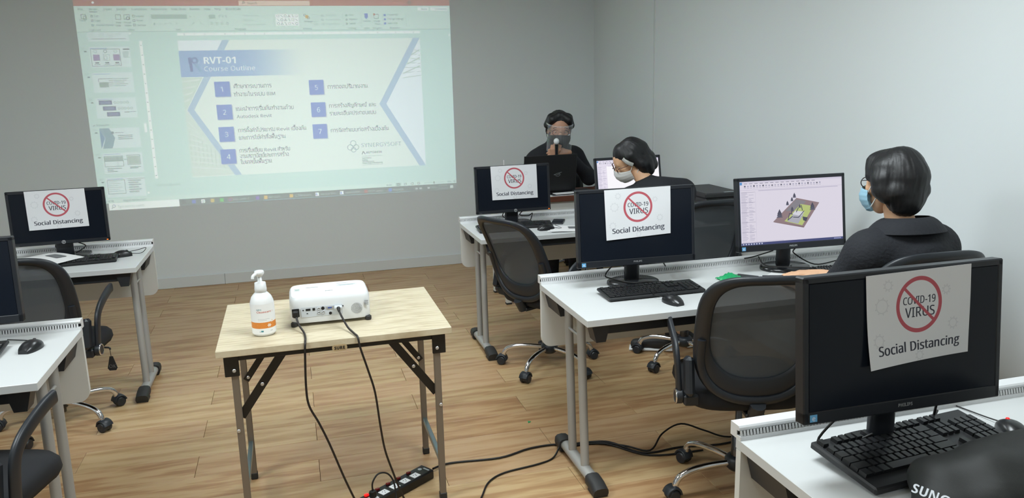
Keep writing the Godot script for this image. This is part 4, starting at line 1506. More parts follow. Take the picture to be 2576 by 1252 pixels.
func blob(acc: Dictionary, bones: Array, cell: float, k: float) -> void:
	# bones: [from, to, radius, radius]; the joined surface is added to acc
	var lo := Vector3(INF, INF, INF)
	var hi := -lo
	var pad := 3.0 / k + 2.0 * cell
	for b in bones:
		var r: float = maxf(b[2], b[3]) + pad
		lo = lo.min((b[0] as Vector3).min(b[1]) - Vector3.ONE * r)
		hi = hi.max((b[0] as Vector3).max(b[1]) + Vector3.ONE * r)
	var nx := int((hi.x - lo.x) / cell) + 2
	var ny := int((hi.y - lo.y) / cell) + 2
	var nz := int((hi.z - lo.z) / cell) + 2
	var S := PackedFloat32Array()
	S.resize(nx * ny * nz)
	for b in bones:
		var a: Vector3 = b[0]
		var ab: Vector3 = b[1] - a
		var L2 := maxf(ab.length_squared(), 1e-9)
		var ra: float = b[2]
		var rb: float = b[3]
		var reach := maxf(ra, rb) + 3.0 / k + cell
		var q0: Vector3 = ((a.min(b[1]) - Vector3.ONE * reach - lo) / cell).floor()
		var q1: Vector3 = ((a.max(b[1]) + Vector3.ONE * reach - lo) / cell).ceil()
		for z in range(maxi(0, int(q0.z)), mini(nz, int(q1.z) + 1)):
			for y in range(maxi(0, int(q0.y)), mini(ny, int(q1.y) + 1)):
				var at := (z * ny + y) * nx
				for x in range(maxi(0, int(q0.x)), mini(nx, int(q1.x) + 1)):
					var p := Vector3(lo.x + x * cell - a.x, lo.y + y * cell - a.y, lo.z + z * cell - a.z)
					var t := clampf(p.dot(ab) / L2, 0.0, 1.0)
					var d := (p - ab * t).length() - (ra + (rb - ra) * t)
					if d < reach:
						S[at + x] += exp(-k * d)
	# surface nets
	var id := {}
	var first: int = acc.v.size()
	var V := PackedVector3Array()
	var sx := 1
	var sy := nx
	var sz := nx * ny
	var off := [0, sx, sy, sx + sy, sz, sz + sx, sz + sy, sz + sy + sx]
	var edges := [[0, 1], [2, 3], [4, 5], [6, 7], [0, 2], [1, 3], [4, 6], [5, 7], [0, 4], [1, 5], [2, 6], [3, 7]]
	for z in nz - 1:
		for y in ny - 1:
			var at := (z * ny + y) * nx
			for x in nx - 1:
				var i := at + x
				var m := 0
				if S[i] >= 1.0: m |= 1
				if S[i + 1] >= 1.0: m |= 2
				if S[i + sy] >= 1.0: m |= 4
				if S[i + sy + 1] >= 1.0: m |= 8
				if S[i + sz] >= 1.0: m |= 16
				if S[i + sz + 1] >= 1.0: m |= 32
				if S[i + sz + sy] >= 1.0: m |= 64
				if S[i + sz + sy + 1] >= 1.0: m |= 128
				if m == 0 or m == 255:
					continue
				var sum := Vector3.ZERO
				var n := 0
				for e in edges:
					if ((m >> e[0]) & 1) != ((m >> e[1]) & 1):
						var fa := log(maxf(S[i + off[e[0]]], 1e-6))
						var fb := log(maxf(S[i + off[e[1]]], 1e-6))
						var t := fa / (fa - fb)
						var pa := Vector3(e[0] & 1, (e[0] >> 1) & 1, e[0] >> 2)
						var pb := Vector3(e[1] & 1, (e[1] >> 1) & 1, e[1] >> 2)
						sum += pa.lerp(pb, t)
						n += 1
				id[i] = V.size()
				V.append(lo + (Vector3(x, y, z) + sum / n) * cell)
	var I := PackedInt32Array()
	for i in id:
		for e in [[1, sy, sz], [sy, sz, 1], [sz, 1, sy]]:
			var inside: bool = S[i] >= 1.0
			if inside == (S[i + e[0]] >= 1.0):
				continue
			var b: int = i - e[1]
			var c: int = i - e[1] - e[2]
			var d: int = i - e[2]
			if not (id.has(b) and id.has(c) and id.has(d)):
				continue
			var q := [id[i], id[b], id[c], id[d]]
			if not inside:
				q.reverse()
			I.append_array([q[0], q[2], q[1], q[0], q[3], q[2]])
	var N := PackedVector3Array()
	N.resize(V.size())
	for t in range(0, I.size(), 3):
		var nn := (V[I[t + 2]] - V[I[t]]).cross(V[I[t + 1]] - V[I[t]])
		for j in 3:
			N[I[t + j]] += nn
	for j in N.size():
		N[j] = N[j].normalized()
	acc.v.append_array(V)
	acc.n.append_array(N)
	for j in I:
		acc.i.append(j + first)

func combed(acc: Dictionary, H: Transform3D, depth: float, count: float) -> void:
	# hair strands: shallow grooves that run down from the crown
	var inv := H.affine_inverse()
	var n := FastNoiseLite.new()
	n.seed = 5
	n.frequency = 1.0
	n.fractal_octaves = 3
	for j in acc.v.size():
		var p: Vector3 = inv * acc.v[j]
		var w := V(p.x, 0.0, p.z).normalized() * count * 0.16
		acc.v[j] += acc.n[j] * (n.get_noise_3d(w.x, p.y * 9.0, w.z) * depth * 3.0)

func skin_mesh(acc: Dictionary) -> ArrayMesh:
	# recomputes smooth normals and makes the mesh
	var N := PackedVector3Array()
	N.resize(acc.v.size())
	for t in range(0, acc.i.size(), 3):
		var a: Vector3 = acc.v[acc.i[t]]
		var nn: Vector3 = (acc.v[acc.i[t + 2]] - a).cross(acc.v[acc.i[t + 1]] - a)
		for j in 3:
			N[acc.i[t + j]] += nn
	for j in N.size():
		N[j] = N[j].normalized()
	var A := []
	A.resize(Mesh.ARRAY_MAX)
	A[Mesh.ARRAY_VERTEX] = acc.v
	A[Mesh.ARRAY_NORMAL] = N
	A[Mesh.ARRAY_INDEX] = acc.i
	var m := ArrayMesh.new()
	m.add_surface_from_arrays(Mesh.PRIMITIVE_TRIANGLES, A)
	return m

func looking(at: Vector3, forward: Vector3, up: Vector3, s := 1.0) -> Transform3D:
	# a head's frame: -z is where the face points
	var f := forward.normalized()
	var x := f.cross(up).normalized()
	var y := x.cross(f)
	return Transform3D(Basis(x, y, -f) * s, at)

func moved(H: Transform3D, bones: Array) -> Array:
	var s := H.basis.x.length()
	return bones.map(func(b): return [H * b[0], H * b[1], b[2] * s, b[3] * s])

func V(x: float, y: float, z: float) -> Vector3:
	return Vector3(x, y, z)

func head_bones(H: Transform3D) -> Array:
	var B := [
		[V(0, 0.042, 0.025), V(0, 0.04, -0.03), 0.068, 0.066], [V(0, 0.015, 0.03), V(0, 0.01, -0.02), 0.062, 0.06],
		[V(0, 0.0, -0.045), V(0, -0.055, -0.05), 0.05, 0.038], [V(0, -0.09, -0.064), V(0, -0.092, -0.066), 0.016, 0.016],
		[V(0, 0.014, -0.094), V(0, -0.022, -0.108), 0.006, 0.0105], [V(-0.032, 0.026, -0.082), V(0.032, 0.026, -0.082), 0.009, 0.009],
		[V(0, -0.062, -0.088), V(0, -0.066, -0.088), 0.012, 0.012]]
	for s in [-1, 1]:
		B.append([V(s * 0.038, -0.045, -0.012), V(0, -0.088, -0.056), 0.024, 0.018])
		B.append([V(s * 0.04, -0.018, -0.066), V(s * 0.04, -0.02, -0.066), 0.02, 0.02])
		B.append([V(s * 0.074, 0.016, 0.012), V(s * 0.077, -0.022, 0.004), 0.010, 0.008])
		B.append([V(s * 0.008, -0.024, -0.102), V(s * 0.01, -0.024, -0.1), 0.006, 0.006])
	return moved(H, B)

func hand_bones(Wt: Transform3D, side: float, curls: Array, thumb: Array) -> Array:
	# wrist at the origin, fingers along -z, palm towards -y, thumb on the side of x * side
	var B := [[V(0, 0, 0.02), V(side * 0.018, 0, -0.075), 0.019, 0.014], [V(0, 0, 0.0), V(-side * 0.022, -0.002, -0.07), 0.018, 0.0125], [V(0, 0, 0), V(-side * 0.002, 0.001, -0.078), 0.018, 0.014]]
	var roots := [[0.027, 0.001, -0.082, 0.068], [0.009, 0.003, -0.088, 0.076], [-0.010, 0.001, -0.084, 0.070], [-0.027, -0.003, -0.074, 0.054]]
	for k in 4:
		var p := Vector3(side * roots[k][0], roots[k][1], roots[k][2])
		var a := 0.0
		var yaw: float = -side * (roots[k][0]) * 3.0
		B.append([V(side * roots[k][0] * 0.5, 0, -0.03), p, 0.011, 0.0095])
		for j in 3:
			a += curls[k] * [0.8, 1.1, 0.8][j]
			var l: float = roots[k][3] * [0.46, 0.31, 0.23][j]
			var d := Vector3(-sin(yaw) * cos(a), -sin(a), -cos(yaw) * cos(a)) * l
			var r: float = [0.0088, 0.0080, 0.0070][j]
			B.append([p, p + d, r, r - 0.0006])
			p += d
	var q := [V(side * 0.012, -0.004, -0.012), V(side * 0.036, -0.012, -0.038)]
	q.append(q[1] + Vector3(side * thumb[0], thumb[1], thumb[2]).normalized() * 0.034)
	q.append(q[2] + Vector3(side * thumb[0] * 0.7, thumb[1], thumb[2]).normalized() * 0.027)
	B.append([q[0], q[1], 0.014, 0.0115])
	B.append([q[1], q[2], 0.0105, 0.0092])
	B.append([q[2], q[3], 0.0092, 0.0075])
	return moved(Wt, B)

func grown(bones: Array, by: float) -> Array:
	return bones.map(func(b): return [b[0], b[1], b[2] + by, b[3] + by])

func add_blob(parent: Node, called: String, bones: Array, cell: float, k: float, m: Material) -> MeshInstance3D:
	var acc := fresh()
	blob(acc, bones, cell, k)
	return put(parent, called, skin_mesh(acc), m)

func add_mask(p: Node, H: Transform3D, m: Material, loop: Material) -> void:
	var st := mb()
	sheet(st, 22, 14, func(u: float, v: float):
		var a := lerpf(-1.30, 1.30, u)
		var y := lerpf(-0.006, -0.108, v) + 0.018 * absf(a) / 1.3 * (1.0 - 2.0 * v) * -1.0
		var r := 0.093 + 0.022 * sin(PI * clampf(v * 0.9 + 0.1, 0, 1)) * cos(a) - 0.012 * v * v + 0.0009 * sin(v * 26.0)
		return H * Vector3(0.86 * r * sin(a), y, -0.022 - r * cos(a) * 0.98), 0.0015)
	var mk := part(p, "face_mask", st, m)
	for s in [-1, 1]:
		st = mb()
		tube(st, curve([H * V(s * 0.077, -0.03, -0.046), H * V(s * 0.086, 0.0, -0.02), H * V(s * 0.090, 0.022, 0.012), H * V(s * 0.091, 0.0, 0.024), H * V(s * 0.086, -0.035, 0.006), H * V(s * 0.072, -0.084, -0.038)], 4), 0.0022, 6)
		part(mk, "ear_loop", st, loop)

func add_glasses(p: Node, H: Transform3D, m: Material, out := 0.0) -> void:
	var st := mb()
	H = H * T(0, 0, -out)
	for s in [-1, 1]:
		var c := []
		for k in 25:
			var a := TAU * k / 24
			c.append(H * V(s * 0.033 + cos(a) * 0.024, 0.004 + sin(a) * 0.020, -0.101 + 0.012 * absf(cos(a) * 0.026 + 0.034) / 0.06))
		tube(st, c, 0.0019, 6)
		tube(st, [H * V(s * 0.057, 0.012, -0.092), H * V(s * 0.086, 0.014, -0.04), H * V(s * 0.088, 0.012, 0.02)], 0.0018, 6)
	tube(st, curve([H * V(-0.009, 0.008, -0.102), H * V(0, 0.012, -0.108), H * V(0.009, 0.008, -0.102)], 3), 0.0017, 6)
	part(p, "glasses", st, m)

func add_eyes(p: Node, H: Transform3D, brows := true) -> void:
	for s in [-1, 1]:
		var st := mb()
		ball(st, H * V(s * 0.033, 0.006, -0.085), Vector3(0.011, 0.0036, 0.008) * H.basis.x.length())
		var e := part(p, "eye", st, M.eye_white)
		st = mb()
		ball(st, H * V(s * 0.033, 0.0055, -0.0885), Vector3(0.0055, 0.0034, 0.0056) * H.basis.x.length(), 10)
		part(e, "iris", st, M.eye_dark)
		if not brows:
			continue
		st = mb()
		tube(st, curve([H * V(s * 0.014, 0.032, -0.094), H * V(s * 0.032, 0.038, -0.091), H * V(s * 0.05, 0.031, -0.080)], 3), 0.0032, 6)
		part(p, "eyebrow", st, M.hair)

func make_instructor() -> void:
	var O := V(2.13, 0, 0.75)
	var p := thing("person", "person in black shirt with clear face shield speaking into a microphone behind laptop", "person", O)
	var H := looking(V(2.05, 1.275, 1.13) - O, V(-0.22, -0.2, 1.0), V(0.03, 1, 0.1), 1.10)
	var B := [[V(2.13, 0.55, 0.62), V(2.10, 0.95, 0.80), 0.10, 0.12], [V(1.94, 1.03, 0.90), V(2.25, 1.045, 0.88), 0.066, 0.066], [V(2.08, 1.07, 0.92), V(2.06, 1.21, 1.07), 0.058, 0.05],
		[V(1.90, 1.01, 0.90), V(1.80, 0.87, 1.02), 0.05, 0.044], [V(1.80, 0.87, 1.02), V(1.96, 1.05, 1.20), 0.036, 0.026],
		[V(2.285, 1.03, 0.89), V(2.345, 0.87, 1.02), 0.054, 0.046], [V(2.345, 0.87, 1.02), V(2.09, 1.095, 1.19), 0.036, 0.026],
		[V(2.05, 0.52, 0.62), V(2.03, 0.52, 1.0), 0.075, 0.055], [V(2.21, 0.52, 0.62), V(2.23, 0.52, 1.0), 0.075, 0.055], [V(2.03, 0.52, 1.0), V(2.03, 0.08, 0.98), 0.052, 0.036], [V(2.23, 0.52, 1.0), V(2.23, 0.08, 0.98), 0.052, 0.036]]
	B = B.map(func(b): return [b[0] - O, b[1] - O, b[2], b[3]])
	var acc := fresh()
	blob(acc, B, 0.013, 65)
	blob(acc, head_bones(H), 0.0042, 130)
	var L := looking(V(2.085, 1.105, 1.215) - O, V(-1, 0.16, 0.10), V(0.05, 0.35, 1), 1.1)
	blob(acc, hand_bones(L, -1.0, [0.45, 0.55, 0.6, 0.65], [0.2, -0.25, -0.9]), 0.0038, 260)
	var R := looking(V(1.97, 1.05, 1.215) - O, V(0.12, 0.8, 0.25), V(-0.35, -0.2, 1), 1.1)
	blob(acc, hand_bones(R, 1.0, [0.8, 0.85, 0.9, 0.95], [0.1, -0.5, -0.8]), 0.0038, 260)
	put(p, "body", skin_mesh(acc), M.skin_warm)
	add_blob(p, "shirt", grown([B[0], B[1], B[3], B[5], [B[4][0], B[4][0].lerp(B[4][1], 0.8), 0.038, 0.034], [B[6][0], B[6][0].lerp(B[6][1], 0.82), 0.038, 0.034], [V(2.09, 1.03, 0.90) - O, V(2.065, 1.165, 1.02) - O, 0.10, 0.066], [V(2.0, 1.06, 0.93) - O, V(2.16, 1.065, 0.92) - O, 0.075, 0.075]], 0.013), 0.013, 60, M.shirt_black)
	add_blob(p, "trousers", grown(B.slice(7), 0.016), 0.016, 60, M.shirt_black)
	for x in [2.03, 2.23]:
		add_blob(p, "shoe", [[V(x, 0.045, 0.97) - O, V(x, 0.035, 1.14) - O, 0.04, 0.034]], 0.012, 120, M.rubber)
	var hb := [[V(0, 0.062, 0.034), V(0, 0.066, -0.008), 0.074, 0.072], [V(0, 0.02, 0.05), V(0, 0.0, 0.05), 0.07, 0.055]]
	for s in [-1, 1]:
		hb.append([V(s * 0.012, 0.118, -0.048), V(s * 0.058, 0.088, -0.060), 0.022, 0.024])
		hb.append([V(s * 0.058, 0.088, -0.056), V(s * 0.080, 0.040, -0.046), 0.026, 0.014])
		hb.append([V(s * 0.055, 0.085, -0.015), V(s * 0.084, 0.035, -0.006), 0.040, 0.026])
		hb.append([V(s * 0.078, 0.04, 0.008), V(s * 0.078, 0.0, 0.026), 0.022, 0.012])
		hb.append([V(s * 0.05, 0.02, 0.04), V(s * 0.06, -0.02, 0.045), 0.04, 0.03])
	var ha := fresh()
	blob(ha, moved(H, hb), 0.0048, 150)
	combed(ha, H, 0.0007, 36)
	put(p, "hair", skin_mesh(ha), M.hair)
	add_eyes(p, H)
	add_mask(p, H, M.mask_black, M.mask_black)
	add_glasses(p, H, M.frame_dark)
	var st := mb()
	sheet(st, 24, 8, func(u: float, v: float):
		var a := lerpf(-1.15, 1.15, u)
		return H * Vector3(0.098 * sin(a), lerpf(0.060, -0.135, v), -0.025 - 0.115 * cos(a)))
	var sh := part(p, "face_shield", st, M.shield)
	st = mb()
	var hb2 := []
	for k in 25:
		var a := lerpf(-2.6, 2.6, k / 24.0)
		hb2.append(H * V(0.097 * sin(a), 0.056, -0.02 - 0.118 * cos(a)))
	sweep(st, hb2.slice(4, 21), [Vector2(-0.001, -0.006), Vector2(0.001, -0.006), Vector2(0.001, 0.006), Vector2(-0.001, 0.006)], H.basis.y, false)
	part(sh, "headband", st, M.shield)
	# the microphone he holds
	var mic := thing("microphone", "white-topped handheld microphone held up to the face shield", "microphone", V(1.985, 1.05, 1.255))
	st = mb()
	tube(st, [V(0.004, -0.03, -0.01), V(0.0, 0.06, 0.005), V(-0.004, 0.12, 0.018)], [0.011, 0.012, 0.014], 14)
	part(mic, "handle", st, M.bezel)
	st = mb()
	ball(st, V(-0.006, 0.148, 0.024), V(0.022, 0.025, 0.022), 18)
	part(mic, "grille", st, M.white_plastic)

func make_woman() -> void:
	var O := V(2.12, 0, 2.92)
	var p := thing("person", "person in black with bob hair, glasses and white mask bending over desk", "person", O)
	var H := looking(V(1.935, 1.195, 2.78) - O, V(-0.86, -0.5, -0.16), V(-0.42, 0.86, 0.12), 0.98)
	var B := [[V(2.15, 0.55, 2.99), V(2.08, 0.93, 2.90), 0.105, 0.12], [V(1.93, 0.97, 2.83), V(2.19, 0.985, 2.90), 0.058, 0.058], [V(2.03, 1.02, 2.88), V(1.97, 1.12, 2.81), 0.05, 0.046],
		[V(1.89, 0.96, 2.81), V(1.80, 0.80, 2.66), 0.045, 0.04], [V(1.80, 0.80, 2.66), V(1.93, 0.785, 2.44), 0.034, 0.024],
		[V(2.23, 0.97, 2.89), V(2.32, 0.81, 2.72), 0.045, 0.04], [V(2.32, 0.81, 2.72), V(2.17, 0.785, 2.46), 0.034, 0.024],
		[V(2.08, 0.53, 2.96), V(2.05, 0.53, 2.56), 0.075, 0.055], [V(2.23, 0.53, 2.96), V(2.28, 0.53, 2.56), 0.075, 0.055], [V(2.05, 0.53, 2.56), V(2.09, 0.09, 2.76), 0.05, 0.034], [V(2.28, 0.53, 2.56), V(2.30, 0.09, 2.76), 0.05, 0.034]]
	B = B.map(func(b): return [b[0] - O, b[1] - O, b[2], b[3]])
	var acc := fresh()
	blob(acc, B, 0.013, 65)
	blob(acc, head_bones(H), 0.0042, 130)
	blob(acc, hand_bones(looking(V(1.935, 0.79, 2.435) - O, V(0.3, -0.12, -1), V(0, 1, 0)), 1.0, [0.3, 0.32, 0.34, 0.36], [0.6, -0.3, -0.8]), 0.004, 260)
	blob(acc, hand_bones(looking(V(2.165, 0.79, 2.455) - O, V(-0.3, -0.12, -1), V(0, 1, 0)), -1.0, [0.3, 0.32, 0.34, 0.36], [0.6, -0.3, -0.8]), 0.004, 260)
	put(p, "body", skin_mesh(acc), M.skin_pale)
	add_blob(p, "shirt", grown([B[0], B[1], B[3], B[5], [B[4][0], B[4][0].lerp(B[4][1], 0.8), 0.038, 0.032], [B[6][0], B[6][0].lerp(B[6][1], 0.8), 0.038, 0.032], [V(2.06, 0.98, 2.90) - O, V(2.01, 1.04, 2.85) - O, 0.085, 0.055], [V(2.08, 1.02, 2.92) - O, V(2.20, 1.01, 2.93) - O, 0.06, 0.058]], 0.014), 0.013, 60, M.shirt_black)
	add_blob(p, "skirt", grown([B[7], B[8]], 0.02), 0.016, 50, M.shirt_black)
	for q in [[V(2.15, 0.05, 2.83), V(1.99, 0.035, 2.75)], [V(2.32, 0.05, 2.80), V(2.28, 0.035, 2.64)]]:
		var sh := add_blob(p, "shoe", [[q[0] - O, q[1] - O, 0.04, 0.034], [q[0] - O, q[0].lerp(q[1], 0.3) - O, 0.044, 0.04]], 0.010, 120, M.rubber)
		var so := mb()
		var d: Vector3 = (q[1] - q[0]).normalized()
		sweep(so, [q[0] - d * 0.045 - O - V(0, q[0].y - 0.012, 0), q[1] + d * 0.04 - O - V(0, q[1].y - 0.012, 0)], oval(0.042, 0.011, 12, 0.6), Vector3.UP)
		part(sh, "sole", so, M.white_plastic)
	var hb := [[V(0, 0.056, 0.032), V(0, 0.052, -0.02), 0.074, 0.07], [V(0, 0.02, 0.058), V(0, -0.06, 0.075), 0.072, 0.058], [V(0, -0.06, 0.088), V(0, -0.10, 0.10), 0.055, 0.036]]
	for s in [-1, 1]:
		hb.append([V(s * 0.05, 0.045, 0.0), V(s * 0.078, -0.03, 0.026), 0.045, 0.028])
		hb.append([V(s * 0.076, -0.02, 0.03), V(s * 0.074, -0.095, 0.022), 0.03, 0.02])
		hb.append([V(s * 0.055, -0.04, 0.06), V(s * 0.05, -0.098, 0.06), 0.045, 0.034])
		hb.append([V(s * 0.02, 0.092, -0.03), V(s * 0.062, 0.05, -0.03), 0.022, 0.016])
	var ha := fresh()
	blob(ha, moved(H, hb), 0.0048, 150)
	combed(ha, H, 0.0006, 40)
	var hm := put(p, "hair", skin_mesh(ha), M.hair)
	var st := mb()
	for s in [-1, 1]:
		sweep(st, curve([H * V(s * 0.07, 0.062, -0.052), H * V(s * 0.088, 0.03, -0.04), H * V(s * 0.094, 0.004, -0.02)], 4), oval(0.012, 0.004, 8), H.basis.x)
	part(hm, "hair_clip", st, M.clip_grey)
	add_eyes(p, H, false)
	add_mask(p, H, M.mask_white, M.mask_white)
	add_glasses(p, H, M.frame_red, 0.016)

func make_student() -> void:
	var O := V(2.2, 0, 4.72)
	var p := thing("person", "person with short black bowl-cut hair in black polo shirt seen from behind", "person", O)
	var H := looking(V(2.185, 1.258, 4.64) - O, V(-0.15, -0.10, -0.98), V(0.03, 1, -0.04), 1.02)
	var B := [[V(2.23, 0.55, 4.76), V(2.215, 0.95, 4.71), 0.115, 0.13], [V(2.08, 1.0, 4.68), V(2.325, 1.01, 4.70), 0.07, 0.07], [V(2.205, 1.03, 4.70), V(2.19, 1.17, 4.66), 0.055, 0.05],
		[V(2.04, 0.99, 4.68), V(1.99, 0.80, 4.55), 0.056, 0.046], [V(1.99, 0.80, 4.55), V(2.05, 0.785, 4.28), 0.036, 0.026],
		[V(2.345, 1.0, 4.70), V(2.405, 0.80, 4.54), 0.056, 0.046], [V(2.405, 0.80, 4.54), V(2.25, 0.785, 4.16), 0.036, 0.026],
		[V(2.14, 0.53, 4.74), V(2.12, 0.53, 4.34), 0.08, 0.058], [V(2.30, 0.53, 4.74), V(2.32, 0.53, 4.34), 0.08, 0.058], [V(2.12, 0.53, 4.34), V(2.12, 0.09, 4.40), 0.055, 0.038], [V(2.32, 0.53, 4.34), V(2.32, 0.09, 4.40), 0.055, 0.038]]
	B = B.map(func(b): return [b[0] - O, b[1] - O, b[2], b[3]])
	var acc := fresh()
	blob(acc, B, 0.013, 65)
	blob(acc, head_bones(H), 0.0042, 130)
	blob(acc, hand_bones(looking(V(2.245, 0.786, 4.15) - O, V(-0.72, -0.06, -0.62), V(0, 1, 0)), -1.0, [0.16, 0.14, 0.15, 0.18], [0.5, -0.2, -0.9]), 0.0036, 260)
	blob(acc, hand_bones(looking(V(2.05, 0.786, 4.28) - O, V(0.3, -0.1, -1), V(0, 1, 0)), 1.0, [0.3, 0.3, 0.3, 0.3], [0.6, -0.3, -0.8]), 0.004, 260)
	put(p, "body", skin_mesh(acc), M.skin_pale)
	var sb := grown([B[0], B[1], B[3], B[5], [B[4][0], B[4][0].lerp(B[4][1], 0.55), 0.042, 0.038], [B[6][0], B[6][0].lerp(B[6][1], 0.55), 0.042, 0.038], [V(2.21, 1.0, 4.73) - O, V(2.20, 1.05, 4.705) - O, 0.09, 0.058], [V(2.14, 1.035, 4.71) - O, V(2.06, 1.015, 4.69) - O, 0.06, 0.06], [V(2.27, 1.04, 4.715) - O, V(2.33, 1.015, 4.70) - O, 0.06, 0.06]], 0.015)
	var shirt := add_blob(p, "shirt", sb, 0.012, 58, M.shirt_black)
	# the polo's turned-down collar
	var st := mb()
	sheet(st, 30, 5, func(u: float, v: float):
		var a := lerpf(-2.75, 2.75, u)
		var r := lerpf(0.080, 0.142, v) + 0.008 * cos(a)
		var lift := 0.006 * absf(a) / 2.75 * v
		return V(2.205 + r * sin(a) * 1.02, 1.146 - 0.040 * v * v - 0.010 * v - lift - 0.02 * (1.0 - cos(a)) * 0.5, 4.69 + r * cos(a) * 0.92) - O, 0.003)
	part(shirt, "collar", st, M.shirt_black)
	add_blob(p, "trousers", grown(B.slice(7), 0.016), 0.016, 60, M.shirt_black)
	for x in [2.12, 2.32]:
		add_blob(p, "shoe", [[V(x, 0.045, 4.42) - O, V(x, 0.035, 4.24) - O, 0.04, 0.034]], 0.012, 120, M.rubber)
	var hb := [[V(0, 0.055, 0.03), V(0, 0.052, -0.03), 0.08, 0.074], [V(0, 0.02, 0.05), V(0, -0.05, 0.048), 0.082, 0.068], [V(0, -0.05, 0.05), V(0, -0.088, 0.05), 0.05, 0.032]]
	for s in [-1, 1]:
		hb.append([V(s * 0.052, 0.05, 0.01), V(s * 0.078, -0.02, 0.016), 0.052, 0.036])
		hb.append([V(s * 0.078, 0.015, 0.02), V(s * 0.074, -0.045, 0.034), 0.038, 0.026])
		hb.append([V(s * 0.045, -0.03, 0.055), V(s * 0.03, -0.085, 0.055), 0.05, 0.026])
		hb.append([V(s * 0.04, 0.075, -0.04), V(s * 0.068, 0.03, -0.04), 0.04, 0.022])
	var ha := fresh()
	blob(ha, moved(H, hb), 0.0044, 150)
	combed(ha, H, 0.0008, 46)
	put(p, "hair", skin_mesh(ha), M.hair)
	add_eyes(p, H)
	add_mask(p, H, M.mask_blue, M.mask_white)
	add_glasses(p, H, M.frame_dark)

# ---------------------------------------------------------------- materials of this room
func make_materials() -> void:
	mat("wall_paint", Color(0.86, 0.885, 0.89), 0.7)
	bumpy(M.wall_paint, 3, 1.2, 0.06, 0.12)
	mat("baseboard", Color(0.83, 0.845, 0.84), 0.5)
	mat("ceiling", Color(0.9, 0.9, 0.89), 0.9)
	mat("floor_base", Color(0.2, 0.15, 0.1), 0.9)
	var woods := [[Color(0.735, 0.62, 0.455), Color(0.65, 0.51, 0.355)], [Color(0.755, 0.64, 0.48), Color(0.68, 0.55, 0.39)], [Color(0.72, 0.585, 0.425), Color(0.63, 0.475, 0.325)], [Color(0.745, 0.62, 0.46), Color(0.645, 0.49, 0.34)], [Color(0.725, 0.595, 0.445), Color(0.665, 0.52, 0.37)]]
	for k in 5:
		var m := mat("plank_wood_%d" % k, Color.WHITE, 0.42)
		grain(m, 20 + k, Vector3(0.30, 1.0, 2.6), [[0.0, woods[k][1].darkened(0.05)], [0.25, woods[k][1]], [0.6, woods[k][0]], [0.85, woods[k][0].lightened(0.04)], [1.0, woods[k][1].lerp(woods[k][0], 0.5)]], 0.010, 4)
		m.uv1_offset = Vector3(0.37 * k, 0, 0.61 * k)
	mat("white_top", Color(0.80, 0.81, 0.81), 0.38)
	mat("white_sheet", Color(0.84, 0.845, 0.83), 0.5)
	mat("aluminium", Color(0.88, 0.885, 0.89), 0.4, 0.1)
	mat("dark_gap", Color(0.03, 0.03, 0.035), 0.8)
	mat("dark_steel", Color(0.14, 0.15, 0.165), 0.5)
	mat("grey_tube", Color(0.66, 0.655, 0.64), 0.42, 0.25)
	mat("rubber", Color(0.16, 0.16, 0.16), 0.6)
	mat("chair_plastic", Color(0.125, 0.142, 0.165), 0.42)
	mat("chair_cloth", Color(0.085, 0.09, 0.105), 0.9)
	mat("chair_mesh", Color(0.285, 0.31, 0.335, 0.93), 0.75)
	M.chair_mesh.transparency = BaseMaterial3D.TRANSPARENCY_ALPHA
	bumpy(M.chair_mesh, 8, 60.0, 0.2, 3.0)
	mat("chrome", Color(0.86, 0.86, 0.87), 0.10, 1.0)
	mat("dark_chrome", Color(0.35, 0.35, 0.36), 0.2, 1.0)
	mat("bezel", Color(0.12, 0.132, 0.155), 0.38)
	mat("bezel_gloss", Color(0.12, 0.125, 0.135), 0.18)
	mat("screen_off", Color(0.085, 0.105, 0.14), 0.2, 0.0, 0.35)
	mat("silver", Color(0.78, 0.79, 0.8), 0.3, 0.7)
	mat("ink", Color(0.08, 0.08, 0.09), 0.6)
	mat("grey_print", Color(0.45, 0.46, 0.47), 0.6)
	mat("pale_print", Color(0.68, 0.72, 0.73), 0.6)
	mat("leaf_print", Color(0.60, 0.68, 0.66), 0.6)
	mat("white_print", Color(0.9, 0.92, 0.95), 0.6)
	mat("sticker_blue", Color(0.42, 0.68, 0.86), 0.4)
	for q in [["led_orange", Color(1.0, 0.42, 0.12), 2.2], ["led_red", Color(0.9, 0.10, 0.08), 0.5], ["switch_lit", Color(1.0, 0.10, 0.08), 1.4]]:
		var m := mat(q[0], q[1], 0.35)
		m.emission_enabled = true
		m.emission = q[1]
		m.emission_energy_multiplier = q[2]
	mat("switch_red", Color(0.42, 0.09, 0.08), 0.3)
	mat("key_case", Color(0.10, 0.105, 0.115), 0.42)
	mat("key_cap", Color(0.105, 0.11, 0.118), 0.34)
	mat("mouse_black", Color(0.11, 0.115, 0.125), 0.28)
	mat("cable", Color(0.05, 0.045, 0.043), 0.5)
	mat("cable_brown", Color(0.095, 0.07, 0.06), 0.45)
	mat("table_wood", Color.WHITE, 0.42)
	grain(M.table_wood, 77, Vector3(0.7, 1.0, 7.0), [[0.0, Color(0.68, 0.61, 0.49)], [0.35, Color(0.765, 0.71, 0.595)], [0.6, Color(0.82, 0.775, 0.67)], [1.0, Color(0.76, 0.695, 0.575)]])
	mat("black_steel", Color(0.07, 0.065, 0.06), 0.42)
	mat("leg_steel", Color(0.50, 0.465, 0.42), 0.45, 0.4)
	mat("zinc", Color(0.55, 0.62, 0.64), 0.35, 0.8)
	mat("badge_tan", Color(0.72, 0.63, 0.48), 0.5)
	mat("white_plastic", Color(0.90, 0.91, 0.915), 0.32)
	mat("white_bottle", Color(0.93, 0.935, 0.935), 0.28)
	mat("panel_grey", Color(0.80, 0.82, 0.84), 0.4)
	mat("port_black", Color(0.05, 0.05, 0.055), 0.5)
